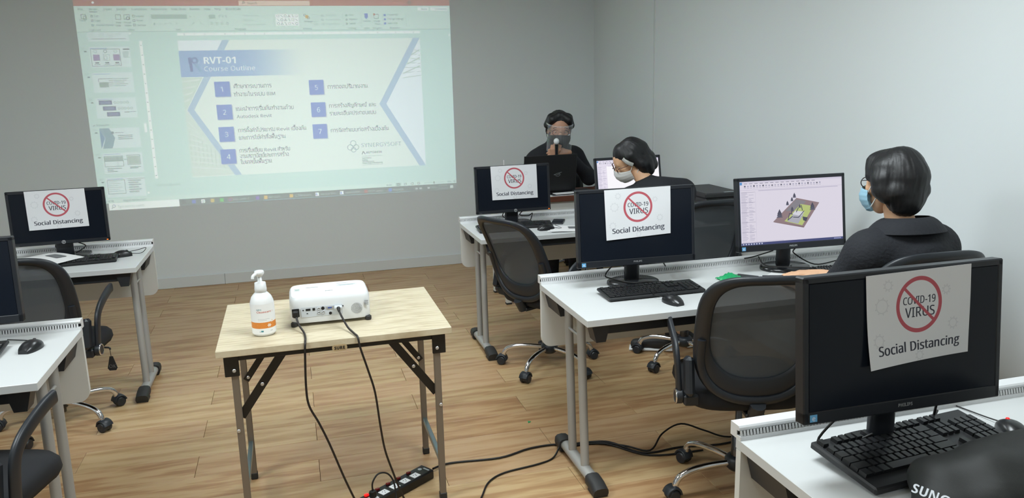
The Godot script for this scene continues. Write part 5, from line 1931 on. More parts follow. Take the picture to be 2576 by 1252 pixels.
	mat("vga_blue", Color(0.18, 0.30, 0.62), 0.4)
	mat("strip_black", Color(0.05, 0.05, 0.055), 0.36)
	mat("tape", Color(0.86, 0.86, 0.86, 0.35), 0.2)
	M.tape.transparency = BaseMaterial3D.TRANSPARENCY_ALPHA
	mat("paper", Color(0.90, 0.90, 0.90), 0.7)
	mat("desk_brown", Color.WHITE, 0.45)
	grain(M.desk_brown, 91, Vector3(0.8, 6.0, 6.0), [[0.0, Color(0.30, 0.17, 0.12)], [0.5, Color(0.38, 0.22, 0.155)], [1.0, Color(0.34, 0.19, 0.13)]])
	mat("laptop_black", Color(0.085, 0.09, 0.10), 0.45)
	mat("printer_black", Color(0.17, 0.175, 0.18), 0.5)
	mat("bag_cloth", Color(0.085, 0.095, 0.09), 0.62)
	M.bag_cloth.rim_enabled = true
	M.bag_cloth.rim = 0.25
	bumpy(M.bag_cloth, 15, 26.0, 0.12, 1.6)
	mat("green_plastic", Color(0.10, 0.62, 0.38), 0.35)
	mat("hair", Color(0.065, 0.068, 0.08), 0.5)
	mat("skin_warm", Color(0.74, 0.56, 0.46), 0.55)
	mat("skin_pale", Color(0.87, 0.69, 0.55), 0.55)
	mat("shirt_black", Color(0.105, 0.115, 0.14), 0.85)
	bumpy(M.shirt_black, 12, 5.0, 0.05, 2.2)
	mat("mask_black", Color(0.05, 0.05, 0.055), 0.8)
	mat("mask_white", Color(0.86, 0.86, 0.85), 0.75)
	mat("mask_blue", Color(0.56, 0.72, 0.80), 0.75)
	mat("frame_dark", Color(0.06, 0.05, 0.055), 0.3)
	mat("frame_red", Color(0.20, 0.05, 0.05), 0.3)
	mat("clip_grey", Color(0.66, 0.66, 0.64), 0.3)
	mat("eye_white", Color(0.85, 0.83, 0.80), 0.2)
	mat("eye_dark", Color(0.05, 0.035, 0.03), 0.15)
	mat("shield", Color(0.92, 0.95, 0.97, 0.10), 0.06)
	M.shield.transparency = BaseMaterial3D.TRANSPARENCY_ALPHA
	printed("sign", sign_picture(), 0.65)
	printed("bottle_print", bottle_picture(), 0.35)
	glow("screen_model", app_picture(true), SCREEN, Color(0.03, 0.03, 0.03))
	glow("screen_sheet", app_picture(false), SCREEN * 1.15, Color(0.03, 0.03, 0.03))

var EXPOSURE := 1.0
var SCREEN := 0.85
var BEAM := 17.0

func ceiling_panel(label: String, at: Vector3, size: Vector2, energy: float) -> void:
	var o := thing("ceiling_light", label, "light", at, 0.0, "ceiling light panels")
	var st := mb()
	for s in [-1, 1]:
		bx(s * size.x / 2 - 0.02, s * size.x / 2 + 0.02, -0.02, 0.0, -size.y / 2 - 0.02, size.y / 2 + 0.02, st, 0.003)
		bx(-size.x / 2, size.x / 2, -0.02, 0.0, s * size.y / 2 - 0.02, s * size.y / 2 + 0.02, st, 0.003)
	part(o, "frame", st, M.white_plastic)
	st = mb()
	bx(-size.x / 2 + 0.02, size.x / 2 - 0.02, -0.012, -0.001, -size.y / 2 + 0.02, size.y / 2 - 0.02, st)
	part(o, "diffuser", st, M.lamp_glow)
	var l := AreaLight3D.new()
	l.name = "lamp"
	l.area_size = size
	l.light_energy = energy
	l.light_color = Color(0.945, 0.985, 1.0)
	l.shadow_enabled = true
	l.area_range = 14.0
	l.area_attenuation = 2.0
	o.add_child(l)
	l.position = Vector3(0, -0.03, 0)
	l.rotation.x = -PI / 2

# ---------------------------------------------------------------- the place
func _ready() -> void:
	# camera
	var cam := Camera3D.new()
	cam.name = "camera"
	cam.fov = rad_to_deg(2.0 * atan(626.0 / 2004.45))
	cam.near = 0.05
	cam.far = 60.0
	add_child(cam)
	cam.transform = Transform3D(Basis(Vector3.UP, -0.2669) * Basis(Vector3.RIGHT, -0.2107) * Basis(Vector3.BACK, -0.0252), Vector3(0, 1.6803, 7.1396))
	cam.current = true
	# a closed room: no sky reaches it
	var we := WorldEnvironment.new()
	we.name = "environment"
	var env := Environment.new()
	env.background_mode = Environment.BG_COLOR
	env.background_color = Color(0.02, 0.02, 0.02)
	env.tonemap_mode = Environment.TONE_MAPPER_LINEAR
	env.tonemap_exposure = EXPOSURE
	env.sdfgi_enabled = true
	env.ssao_enabled = true
	env.ssil_enabled = true
	we.environment = env
	add_child(we)
	make_materials()
	var lg := mat("lamp_glow", Color(0.95, 0.95, 0.95), 0.6)
	lg.emission_enabled = true
	lg.emission = Color(0.945, 0.985, 1.0)
	lg.emission_energy_multiplier = 2.0
	# two main lamps over the desks; front and rear panels are added fill light
	ceiling_panel("lit ceiling panel between the long desks beside the right wall", Vector3(1.05, 2.748, 4.85), Vector2(1.2, 0.6), 4.9)
	ceiling_panel("lit ceiling panel over the desks across the aisle", Vector3(-1.6, 2.748, 4.85), Vector2(1.2, 0.6), 4.9)
	ceiling_panel("added dim fill light panel near the back wall", Vector3(0.3, 2.748, 7.7), Vector2(1.2, 0.6), 1.5)  # added to lift the sign on the nearest monitor, no known fixture
	ceiling_panel("added fill light panel in front of the projection wall", Vector3(0.4, 2.748, 2.6), Vector2(1.2, 0.6), 3.0)  # added to brighten the front wall, where the room lights are off

	make_room()
	make_projection()
	make_desks()
	make_chairs()
	make_screens()
	make_desk_things()
	make_projector_table()
	make_beam(make_projector())
	make_bottle()
	make_floor_things()
	make_instructor()
	make_woman()
	make_student()

func make_room() -> void:
	var X0 := -3.1
	var X1 := 2.79
	var Z1 := 9.2
	var Hc := 2.75
	var st := mb()
	bx(X0 - 0.12, X1 + 0.12, -0.14, -0.009, -0.12, Z1 + 0.12, st)
	var floor_ := structure("floor", done(st), M.floor_base)
	st = mb()
	bx(X0 - 0.12, X1 + 0.12, Hc, Hc + 0.12, -0.12, Z1 + 0.12, st)
	structure("ceiling", done(st), M.ceiling)
	st = mb()
	bx(X0 - 0.12, X1 + 0.12, -0.009, Hc, -0.12, 0.0, st)
	structure("wall_front", done(st), M.wall_paint)
	# right wall: two boards with an open joint that a thin strip covers
	st = mb()
	bx(X1, X1 + 0.12, -0.009, Hc, 0.0, 1.272, st, 0.0)
	bx(X1, X1 + 0.12, -0.009, Hc, 1.284, Z1, st, 0.0)
	bx(X1 + 0.01, X1 + 0.12, -0.009, Hc, 1.272, 1.284, st)
	structure("wall_right", done(st), M.wall_paint)
	st = mb()
	bx(X1 - 0.004, X1 + 0.004, 0.10, Hc, 1.284, 1.300, st, 0.0015)
	structure("trim_1", done(st), M.baseboard)
	st = mb()
	bx(X0 - 0.12, X0, -0.009, Hc, 0.0, Z1, st)
	structure("wall_left", done(st), M.wall_paint)
	st = mb()
	bx(X0 - 0.12, X1 + 0.12, -0.009, Hc, Z1, Z1 + 0.12, st)
	structure("wall_back", done(st), M.wall_paint)
	# baseboards: boards butted end to end
	var bb := Node3D.new()
	bb.name = "baseboard_front"
	bb.set_meta("kind", "structure")
	add_child(bb)
	var xs := [X0, -0.634, 1.8, X1]
	for k in 3:
		st = mb()
		bx(xs[k] + 0.001, xs[k + 1] - 0.001, 0.0, 0.094, 0.0, 0.012, st, 0.003)
		part(bb, "board", st, M.baseboard)
	st = mb()
	bx(X1 - 0.012, X1, 0.0, 0.094, 0.012, Z1, st, 0.003)
	structure("baseboard_right", done(st), M.baseboard)
	# floor planks: 0.211 m wide, 1.056 m long, every other row shifted by half
	var Wd := 0.211
	var L := 1.056
	var full := one_box(Vector3(L - 0.0016, 0.009, Wd - 0.0016), 0.0011)
	var rng := RandomNumberGenerator.new()
	rng.seed = 11
	for k in range(-14, 30):
		var z0 := maxf(0.0, 2.81 + Wd * k)
		var z1 := minf(Z1, 2.81 + Wd * (k + 1))
		if z1 <= 0.01 or z0 > 6.7:
			continue
		var x := (0.535 if posmod(k, 2) == 1 else 0.013) - 4.0 * L
		while x < X1:
			var a := maxf(x, X0)
			var b := minf(x + L, X1)
			x += L
			if b - a < 0.01:
				continue
			var whole := b - a > L - 0.001 and z1 - z0 > Wd - 0.001
			var m: Material = M["plank_wood_%d" % rng.randi_range(0, 4)]
			put(floor_, "plank", full if whole else one_box(Vector3(b - a - 0.0016, 0.009, z1 - z0 - 0.0016), 0.0011), m, T((a + b) / 2, -0.0045, (z0 + z1) / 2))
	st = mb()
	bx(X0, X1, -0.009, 0.0, 2.81 + Wd * 19 + 0.0, Z1, st)
	put(floor_, "rear_boards", done(st), M.plank_wood_0)

func make_projection() -> void:
	# the stretch of wall that the projector lights
	var X0 := -1.542
	var X1 := 1.443
	var Y0 := 0.699
	var Y1 := 2.387
	var o := thing("projection_screen", "computer desktop with course outline slide projected on the wall", "projection", Vector3((X0 + X1) / 2, (Y0 + Y1) / 2, 0.0))
	var st := mb()
	bx(-(X1 - X0) / 2, (X1 - X0) / 2, -(Y1 - Y0) / 2, (Y1 - Y0) / 2, 0.0002, 0.0012, st)
	part(o, "picture_area", st, M.wall_paint)

func make_beam(projector: Node3D) -> void:
	# three lamps, red, green and blue, each behind its own slide: together they throw the picture on the wall
	var im := slide_picture()
	var w := im.get_width()
	var h := im.get_height()
	var src := im.get_data()
	var dark := PackedByteArray()
	dark.resize(256)
	for i in 256:
		dark[i] = 255 - int(round(255.0 * Color(i / 255.0, 0, 0).srgb_to_linear().r))
	var box_ := mb()
	for c in 3:
		var out := PackedByteArray()
		out.resize(w * h * 4)
		for i in w * h:
			out[i * 4 + 3] = dark[src[i * 3 + c]]
		var slide := mat("slide_film_%d" % c, Color.WHITE, 0.9)
		slide.albedo_texture = ImageTexture.create_from_image(Image.create_from_data(w, h, false, Image.FORMAT_RGBA8, out))
		slide.transparency = BaseMaterial3D.TRANSPARENCY_ALPHA
		slide.texture_repeat = false
		var from := projector.position + Vector3(-0.075 + 0.075 * c, 0.045, -0.122)
		var t := 0.06 / from.z
		var a := from.lerp(Vector3(-1.542, 2.387, 0), t) - projector.position
		var b := from.lerp(Vector3(1.443, 0.699, 0), t) - projector.position
		var st := mb()
		sheet(st, 1, 1, func(u: float, v: float): return Vector3(lerpf(a.x, b.x, u), lerpf(a.y, b.y, v), a.z))
		part(projector, "slide_film", st, slide)
		# unseen tunnel added round lamp and slide to keep the beams apart
		var f := from - projector.position
		var xa := f.x - 0.0372
		var xb := f.x + 0.0372
		bx(xa, a.x, 0.018, 0.076, a.z - 0.0001, a.z + 0.0001, box_)
		bx(b.x, xb, 0.018, 0.076, a.z - 0.0001, a.z + 0.0001, box_)
		bx(a.x, b.x, a.y, 0.076, a.z - 0.0001, a.z + 0.0001, box_)
		bx(a.x, b.x, 0.018, b.y, a.z - 0.0001, a.z + 0.0001, box_)
		for x in [xa, xb]:
			bx(x - 0.001, x + 0.001, 0.018, 0.076, a.z, f.z + 0.004, box_)
		for y in [0.018, 0.076]:
			bx(xa, xb, y - 0.001, y + 0.001, a.z, f.z + 0.004, box_)
		var l := AreaLight3D.new()
		l.name = "projector_lamp"
		l.area_size = Vector2(0.00005, 0.00005)
		l.area_normalize_energy = true
		l.light_energy = BEAM
		l.light_color = [Color(1, 0, 0), Color(0, 1, 0), Color(0, 0, 1)][c]
		l.shadow_enabled = true
		l.area_range = 12.0
		l.area_attenuation = 2.0
		projector.add_child(l, true)
		l.position = f
		l.look_at_from_position(from, Vector3(-0.05, 1.543, 0), Vector3.UP)
	part(projector, "lamp_baffles", box_, M.port_black)  # added baffles that hold each lamp to its own slide

func make_desks() -> void:
	make_desk("white training desk with loose sheets and keyboard beside the projected picture", Vector3(-2.49, 0, 2.02), 1.65, [0, 1])
	make_desk("white training desk with glossy mouse across the aisle from the projector table", Vector3(-2.505, 0, 3.745), 1.65, [0, 1])
	make_desk("long white training desk in front of the instructor's brown desk", Vector3(1.045, 0, 2.015), 1.65, [0, 1])
	make_desk("long white training desk with one lit and one dark monitor", Vector3(1.06, 0, 3.73), 1.65, [0, 1])
	make_desk("white training desk with mechanical keyboard and black bag on it", Vector3(1.06, 0, 5.43), 1.65, [0, 1])
	# instructor's desk: brown top on white legs
	var o := thing("instructor_desk", "brown-topped instructor's desk with white panel and legs", "desk", Vector3(2.09, 0, 1.29))
	var st := mb()
	bx(-0.62, 0.62, 0.762, 0.802, -0.21, 0.21, st, 0.003)
	part(o, "desktop", st, M.desk_brown)
	st = mb()
	bx(-0.58, 0.58, 0.36, 0.762, 0.16, 0.178, st, 0.002)
	part(o, "modesty_panel", st, M.white_sheet)
	for s in [-1, 1]:
		for z in [-0.18, 0.19]:
			st = mb()
			bx(s * 0.58 - 0.02, s * 0.58 + 0.02, 0.012, 0.762, z - 0.02, z + 0.02, st, 0.002)
			part(o, "leg", st, M.white_sheet)
			st = mb()
			bx(s * 0.58 - 0.021, s * 0.58 + 0.021, 0.0, 0.014, z - 0.021, z + 0.021, st, 0.002)
			part(o, "leg_cap", st, M.rubber)

func make_chairs() -> void:
	make_chair_parts()
	make_chair("black mesh office chair with a tag hanging from its lever", Vector3(-1.24, 0, 2.82), deg_to_rad(-8), deg_to_rad(43), -0.035, 0.0, true)
	make_chair("black mesh office chair pushed under the desk with the glossy mouse", Vector3(-1.10, 0, 4.46), deg_to_rad(-15), 0.3)
	make_chair("empty black mesh office chair turned sideways at the hp monitor beside instructor's desk", Vector3(1.385, 0, 2.86), deg_to_rad(-64), 0.0, 0.0, deg_to_rad(9))
	make_chair("black mesh office chair under the person with the white mask", Vector3(2.18, 0, 3.02), deg_to_rad(2), deg_to_rad(205), 0.04)
	make_chair("empty black mesh office chair between the two monitors and the bag desk", Vector3(1.665, 0, 4.47), deg_to_rad(-15), deg_to_rad(124), 0.01)
	make_chair("black mesh office chair carrying the person with bowl-cut hair", Vector3(2.15, 0, 4.70), deg_to_rad(-4), 0.5, 0.08, deg_to_rad(-6))
	make_chair("black mesh office chair behind the person with face shield", Vector3(2.26, 0, 0.72), deg_to_rad(185), 0.5, 0.05)

func make_screens() -> void:
	var q := func(a): return a.map(func(v): return Vector2(v[0], v[1]))
	var m := make_monitor("hp", "dark monitor with round logo and distancing sign, projection picture just behind it", Vector3(-1.285, DESK_Y, 2.198), 0.233, deg_to_rad(2.8), deg_to_rad(-2), 0.495, 0.308, M.screen_off)
	make_sign("paper COVID-19 sign on the dark monitor by the projection picture", m, 0.233, deg_to_rad(-2), q.call([[-0.153, 0.152], [0.148, 0.152], [0.15, -0.062], [-0.151, -0.066]]), 0.0, 0.002)
	make_monitor("philips", "dark monitor without a sign on the desk with the glossy mouse", Vector3(-1.255, DESK_Y, 3.93), 0.255, deg_to_rad(2), deg_to_rad(-3), 0.51, 0.32, M.screen_off)
	m = make_monitor("hp", "dark monitor with round logo and distancing sign before the instructor's laptop", Vector3(1.369, DESK_Y, 2.20), 0.233, deg_to_rad(1.5), deg_to_rad(-4.4), 0.505, 0.305, M.screen_off)
	make_sign("paper COVID-19 sign on the monitor before the instructor's laptop", m, 0.233, deg_to_rad(-4.4), q.call([[-0.147, 0.150], [0.163, 0.150], [0.164, -0.068], [-0.144, -0.066]]), 0.0, 0.002)
	make_monitor("hp", "lit monitor showing a white sheet before the person with white mask", Vector3(2.18, DESK_Y, 2.20), 0.255, deg_to_rad(2.8), deg_to_rad(-10), 0.489, 0.292, M.screen_sheet)
	m = make_monitor("philips", "dark widescreen monitor with distancing sign between two desks, keyboard and mouse before it", Vector3(1.459, DESK_Y, 3.923), 0.273, deg_to_rad(-3.0), deg_to_rad(-5), 0.556, 0.345, M.screen_off)
	make_sign("paper COVID-19 sign on the dark monitor above the keyboard and mouse", m, 0.273, deg_to_rad(-5), q.call([[-0.150, 0.168], [0.161, 0.172], [0.158, -0.040], [-0.146, -0.054]]), 0.0, 0.003)
	make_monitor("philips", "lit widescreen monitor showing a coloured 3D site model", Vector3(2.252, DESK_Y, 3.923), 0.282, deg_to_rad(-3.0), deg_to_rad(-8), 0.562, 0.345, M.screen_model)
	m = make_monitor("philips", "large dark widescreen monitor with distancing sign beside the black bag", Vector3(1.361, DESK_Y, 5.661), 0.305, deg_to_rad(-0.4), deg_to_rad(-4.9), 0.554, 0.345, M.screen_off)
	make_sign("paper COVID-19 sign with curling lower corner on the monitor beside the bag", m, 0.305, deg_to_rad(-4.9), q.call([[-0.115, 0.163], [0.179, 0.168], [0.175, -0.046], [-0.110, -0.050]]), -0.008, 0.014)

func make_desk_things() -> void:
	var Y := DESK_Y
	make_keyboard("black keyboard half under loose sheets by the projection wall", Vector3(-1.19, Y, 2.40), deg_to_rad(5), 0.44, 0.145, 0.02, false)
	make_mouse("black mouse with looped lead beside the sheet-covered keyboard", Vector3(-0.965, Y, 2.30), deg_to_rad(-75), [V(0, 0.012, -0.05), V(0.02, 0.012, -0.10), V(-0.03, 0.03, -0.13), V(-0.09, 0.01, -0.08), V(-0.10, 0.004, 0.02), V(-0.14, 0.003, 0.12)])
	make_keyboard("black keyboard beside the glossy mouse across the aisle from the projector", Vector3(-1.28, Y, 3.99), deg_to_rad(2), 0.44, 0.15, 0.02, false)
	make_mouse("glossy black mouse on the desk across the aisle from the projector table", Vector3(-0.975, Y, 3.975), deg_to_rad(-15), [V(0, 0.01, -0.05), V(-0.03, 0.004, -0.09), V(-0.16, 0.003, -0.12)])
	make_keyboard("black keyboard at the desk end partly hidden by the sideways empty chair", Vector3(1.235, Y, 2.375), deg_to_rad(-2), 0.30, 0.145, 0.022, false)
	make_keyboard("black keyboard below the monitor next to a phone and loose sheets", Vector3(1.47, Y, 2.33), deg_to_rad(-10), 0.22, 0.13, 0.02, false)
	make_mouse("black mouse between the phone and empty chair back", Vector3(1.50, Y, 2.47), deg_to_rad(-80), [V(0, 0.01, -0.05), V(0.02, 0.004, -0.1), V(-0.1, 0.003, -0.12)])
	make_keyboard("full-size black keyboard in front of the dark monitor with sign, mouse beside", Vector3(1.465, Y, 4.062), deg_to_rad(0), 0.45, 0.15, 0.02, false)
	make_mouse("black mouse at the desk edge below the full-size keyboard", Vector3(1.482, Y, 4.235), deg_to_rad(12), [V(0, 0.012, -0.05), V(-0.02, 0.02, -0.11), V(0.06, 0.028, -0.17), V(0.12, 0.025, -0.24), V(0.04, 0.006, -0.33)])
	make_keyboard("black keyboard by the hand resting on the desk", Vector3(2.48, Y, 4.06), deg_to_rad(-3), 0.34, 0.14, 0.02, false)
	make_keyboard("large mechanical keyboard with raised caps beside the black bag", Vector3(1.422, Y, 5.668), deg_to_rad(5.3), 0.488, 0.212, 0.026, true, true)
	make_mouse("black mouse with red wheel behind the black bag", Vector3(1.735, Y, 5.64), deg_to_rad(-20), [V(0, 0.012, -0.05), V(-0.02, 0.006, -0.10), V(-0.06, 0.003, -0.18)], true)
	# loose sheets
	for s in [["loose printed sheets on the keyboard by the projection wall", V(-1.32, Y + 0.027, 2.35), -0.84, 0.012, 2], ["loose printed sheets hanging over the desk edge next to the phone", V(1.66, Y, 2.50), -0.35, 0.0, 2], ["white sheet under the resting hand", V(2.13, Y, 4.08), 0.7, 0.0, 1]]:
		var o := thing("paper_sheets", s[0], "paper", s[1], s[2])
		for k in s[4]:
			var st := mb()
			sheet(st, 12, 10, func(u: float, v: float): return V((u - 0.5) * 0.297 + 0.01 * k, 0.0012 + k * 0.0015 + s[3] * sin(u * PI) * (0.5 + v) + 0.004 * sin(u * 4 + k) * v, (v - 0.5) * 0.21 + 0.008 * k), 0.0004)
			var sh := part(o, "sheet", st, M.paper, Transform3D(Basis(Vector3.UP, 0.12 * k), Vector3.ZERO))
			if k == s[4] - 1 and s[4] > 1:
				st = mb()
				sheet(st, 4, 4, func(u: float, v: float): return V((u - 0.5) * 0.10 + 0.03, 0.0042 + k * 0.0015 + s[3] * sin((u * 0.34 + 0.42) * PI) * (0.75 + v * 0.3) + 0.004 * sin((u * 0.34 + 0.42) * 4 + k) * (0.2 + 0.4 * v), (v - 0.5) * 0.06 - 0.02))
				part(sh, "picture", st, M.grey_print)
	# phone
	var o := thing("mobile_phone", "black phone lying beside loose sheets in front of the instructor's desk", "phone", V(1.655, Y, 2.25), deg_to_rad(-25))
	var st := mb()
	box(st, T(0, 0.0045, 0), V(0.078, 0.009, 0.155), 0.003)
	part(o, "case", st, M.bezel)
	st = mb()
	box(st, T(0, 0.0093, 0), V(0.07, 0.0008, 0.145))
	part(o, "screen", st, M.screen_off)
	o = thing("mobile_phone", "black phone on the desk beside the green packet", "phone", V(1.995, Y, 3.965), deg_to_rad(40))
	st = mb()
	box(st, T(0, 0.004, 0), V(0.05, 0.008, 0.10), 0.003)
	part(o, "case", st, M.bezel)
	o = thing("pen", "dark pen by the resting hand on the white sheet", "pen", V(2.065, Y, 4.03), 0.0)
	st = mb()
	tube(st, [V(-0.02, 0.012, -0.015), V(0.07, 0.018, 0.045)], 0.0055, 10)
	part(o, "barrel", st, M.bezel)
	# green packet: a crumpled pouch
	o = thing("green_packet", "small crumpled green packet on the long desk", "packet", V(1.905, Y, 3.965), 0.2)
	st = mb()
	sheet(st, 14, 8, func(u: float, v: float): return V((u - 0.5) * 0.11, 0.006 + 0.022 * sin(u * PI) * sin(v * PI) + 0.006 * sin(u * 21.0 + v * 9.0) * sin(v * 14.0 + u * 5.0), (v - 0.5) * 0.07), 0.004)
	part(o, "pouch", st, M.green_plastic)
	# monitor leads that lie on the desks
	for l in [["black leads behind the dark monitor stand above the full-size keyboard", [[V(1.37, 0.84, 3.86), V(1.34, 0.79, 3.84), V(1.37, 0.775, 3.86), V(1.42, 0.775, 3.95), V(1.50, 0.773, 3.96), V(1.56, 0.76, 3.93)], [V(1.60, 0.86, 3.87), V(1.66, 0.80, 3.80), V(1.68, 0.79, 3.76)]]], ["black leads looping under the lit monitor with site model", [[V(2.20, 0.84, 3.86), V(2.14, 0.80, 3.79), V(2.10, 0.79, 3.77)], [V(2.16, 0.80, 3.80), V(2.15, 0.775, 3.88), V(2.21, 0.785, 3.99), V(2.30, 0.778, 4.02), V(2.34, 0.76, 4.06)], [V(2.32, 0.84, 3.86), V(2.36, 0.80, 3.80), V(2.42, 0.758, 3.88), V(2.56, 0.76, 3.86)]]], ["black lead under the large monitor beside the bag", [[V(1.24, 0.86, 5.60), V(1.20, 0.785, 5.575), V(1.25, 0.775, 5.60), V(1.33, 0.80, 5.61)], [V(1.55, 0.86, 5.58), V(1.56, 0.79, 5.56), V(1.60, 0.79, 5.53)]]], ["black leads behind the monitor by the projection picture", [[V(-1.33, 0.83, 2.13), V(-1.35, 0.79, 2.08), V(-1.31, 0.775, 2.07)], [V(-1.22, 0.82, 2.13), V(-1.19, 0.79, 2.10), V(-1.23, 0.765, 2.16)]]], ["black leads behind the monitor before the instructor's laptop", [[V(1.46, 0.83, 2.13), V(1.44, 0.79, 2.09), V(1.50, 0.78, 2.09), V(1.52, 0.80, 2.12), V(1.48, 0.765, 2.2)], [V(1.33, 0.83, 2.12), V(1.32, 0.79, 2.10), V(1.36, 0.77, 2.14)]]]]:
		o = thing("monitor_leads", l[0], "cables", l[1][0][0])
		for c in l[1]:
			st = mb()
			tube(st, curve(c.map(func(v): return v - l[1][0][0]), 6), 0.0032, 8)
			part(o, "lead", st, M.cable)
	# what stands on the instructor's desk
	var DY := 0.802
	o = thing("laptop", "open black laptop seen from behind on the instructor's desk", "laptop", V(1.885, DY, 1.36), 0.03)
	st = mb()
	box(st, T(0, 0.013, -0.13), V(0.42, 0.024, 0.27), 0.004)
	part(o, "base", st, M.laptop_black)
	st = mb()
	var lid := Transform3D(Basis(Vector3.RIGHT, 0.16), V(0, 0.02, 0.012))
	box(st, lid * T(0, 0.148, 0), V(0.424, 0.285, 0.009), 0.003)
	var ld := part(o, "lid", st, M.laptop_black)
	st = mb()
	for c in [[V(-0.002, 0.116, 0), V(0.02, 0.125, 0), V(0.062, 0.135, 0)], [V(-0.002, 0.116, 0), V(0.022, 0.115, 0), V(0.05, 0.128, 0)], [V(0.012, 0.108, 0), V(0.038, 0.104, 0), V(0.05, 0.118, 0), V(0.03, 0.12, 0)]]:
		tube(st, curve(c.map(func(v): return lid * (v + V(0.03, 0.02, 0.0048))), 3), 0.0014, 5)
	part(ld, "emblem", st, M.grey_print)
	st = mb()
	box(st, lid * T(0, 0.15, -0.0048), V(0.40, 0.25, 0.0008))
	part(ld, "screen", st, M.screen_off)
	o = thing("notebook_pile", "papers and thin notebooks stacked on the instructor's desk beside the laptop", "papers", V(1.98, DY, 1.44), 0.1)
	for k in 3:
		st = mb()
		box(st, T(0.01 * k, 0.003 + 0.006 * k, 0), V(0.26 - 0.03 * k, 0.005, 0.07), 0.001)
		part(o, "sheaf", st, M.paper if k != 1 else M.bezel)
	o = thing("card_holder", "small dark flat case on the instructor's desk by the lit monitor", "case", V(2.14, DY, 1.38), 0.1)
	st = mb()
	box(st, T(0, 0.010, 0), V(0.13, 0.018, 0.09), 0.003)
	part(o, "case", st, M.bezel)
	st = mb()
	box(st, T(0, 0.024, 0.0), V(0.14, 0.006, 0.10), 0.002)
	part(o, "lid", st, M.printer_black)
	o = thing("rod", "thin pale rod standing upright on the instructor's desk behind the monitor sign", "rod", V(1.55, DY, 1.30))
	st = mb()
	cyl(st, T(0, 0, 0), 0.02, 0.012, 16, 0.003)
	part(o, "foot", st, M.bezel)
	st = mb()
	tube(st, [V(0, 0.01, 0), V(0, 0.275, 0)], 0.003, 8)
	part(o, "stick", st, M.white_plastic)
	# printer by the right wall
	o = thing("printer", "black box-shaped printer by the right wall behind the site model monitor", "printer", V(2.625, Y, 2.46))
	st = mb()
	bx(-0.125, 0.125, 0.0, 0.155, -0.20, 0.20, st, 0.008)
	part(o, "body", st, M.printer_black)
	st = mb()
	bx(-0.128, 0.128, 0.157, 0.19, -0.205, 0.205, st, 0.008)
	part(o, "lid", st, M.printer_black)
	st = mb()
	box(st, T(0.06, 0.1905, 0.19), V(0.10, 0.001, 0.016))
	part(o, "label", st, M.pale_print)
	st = mb()
	cyl(st, Transform3D(Basis(Vector3(1, 0, 0), Vector3(0, 0, 1), Vector3(0, -1, 0)), V(-0.06, 0.12, 0.199)), 0.008, 0.003, 14, 0.001)
	part(o, "button", st, M.bezel_gloss)
	# the black bag with white lettering
	o = thing("fabric_bag", "soft black bag with white lettering on the desk beside the mechanical keyboard", "bag", V(1.50, Y, 5.92))
	var bag := []
	for b in [[1.30, 0.795, 5.83, 0.036], [1.34, 0.79, 5.875, 0.045], [1.42, 0.80, 5.86, 0.055], [1.52, 0.815, 5.86, 0.062], [1.64, 0.815, 5.87, 0.062], [1.74, 0.80, 5.9, 0.06], [1.28, 0.775, 5.93, 0.035], [1.37, 0.79, 5.95, 0.05], [1.50, 0.80, 5.96, 0.06], [1.64, 0.80, 5.97, 0.06], [1.45, 0.78, 6.01, 0.04], [1.24, 0.765, 5.905, 0.022], [1.60, 0.78, 6.02, 0.04]]:
		bag.append([V(b[0], b[1], b[2]) - o.position, V(b[0] + 0.03, b[1], b[2] + 0.005) - o.position, b[3], b[3]])
	var acc := fresh()
	blob(acc, bag, 0.009, 34)
	for j in acc.v.size():
		var p: Vector3 = acc.v[j]
		p += acc.n[j] * (0.004 * sin(p.x * 38.0 + p.z * 21.0) + 0.003 * sin(p.z * 55.0 - p.x * 17.0))
		acc.v[j] = V(p.x, maxf(p.y, 0.001), p.z)
	put(o, "cloth", skin_mesh(acc), M.bag_cloth)
	BAG = o

var BAG: Node3D

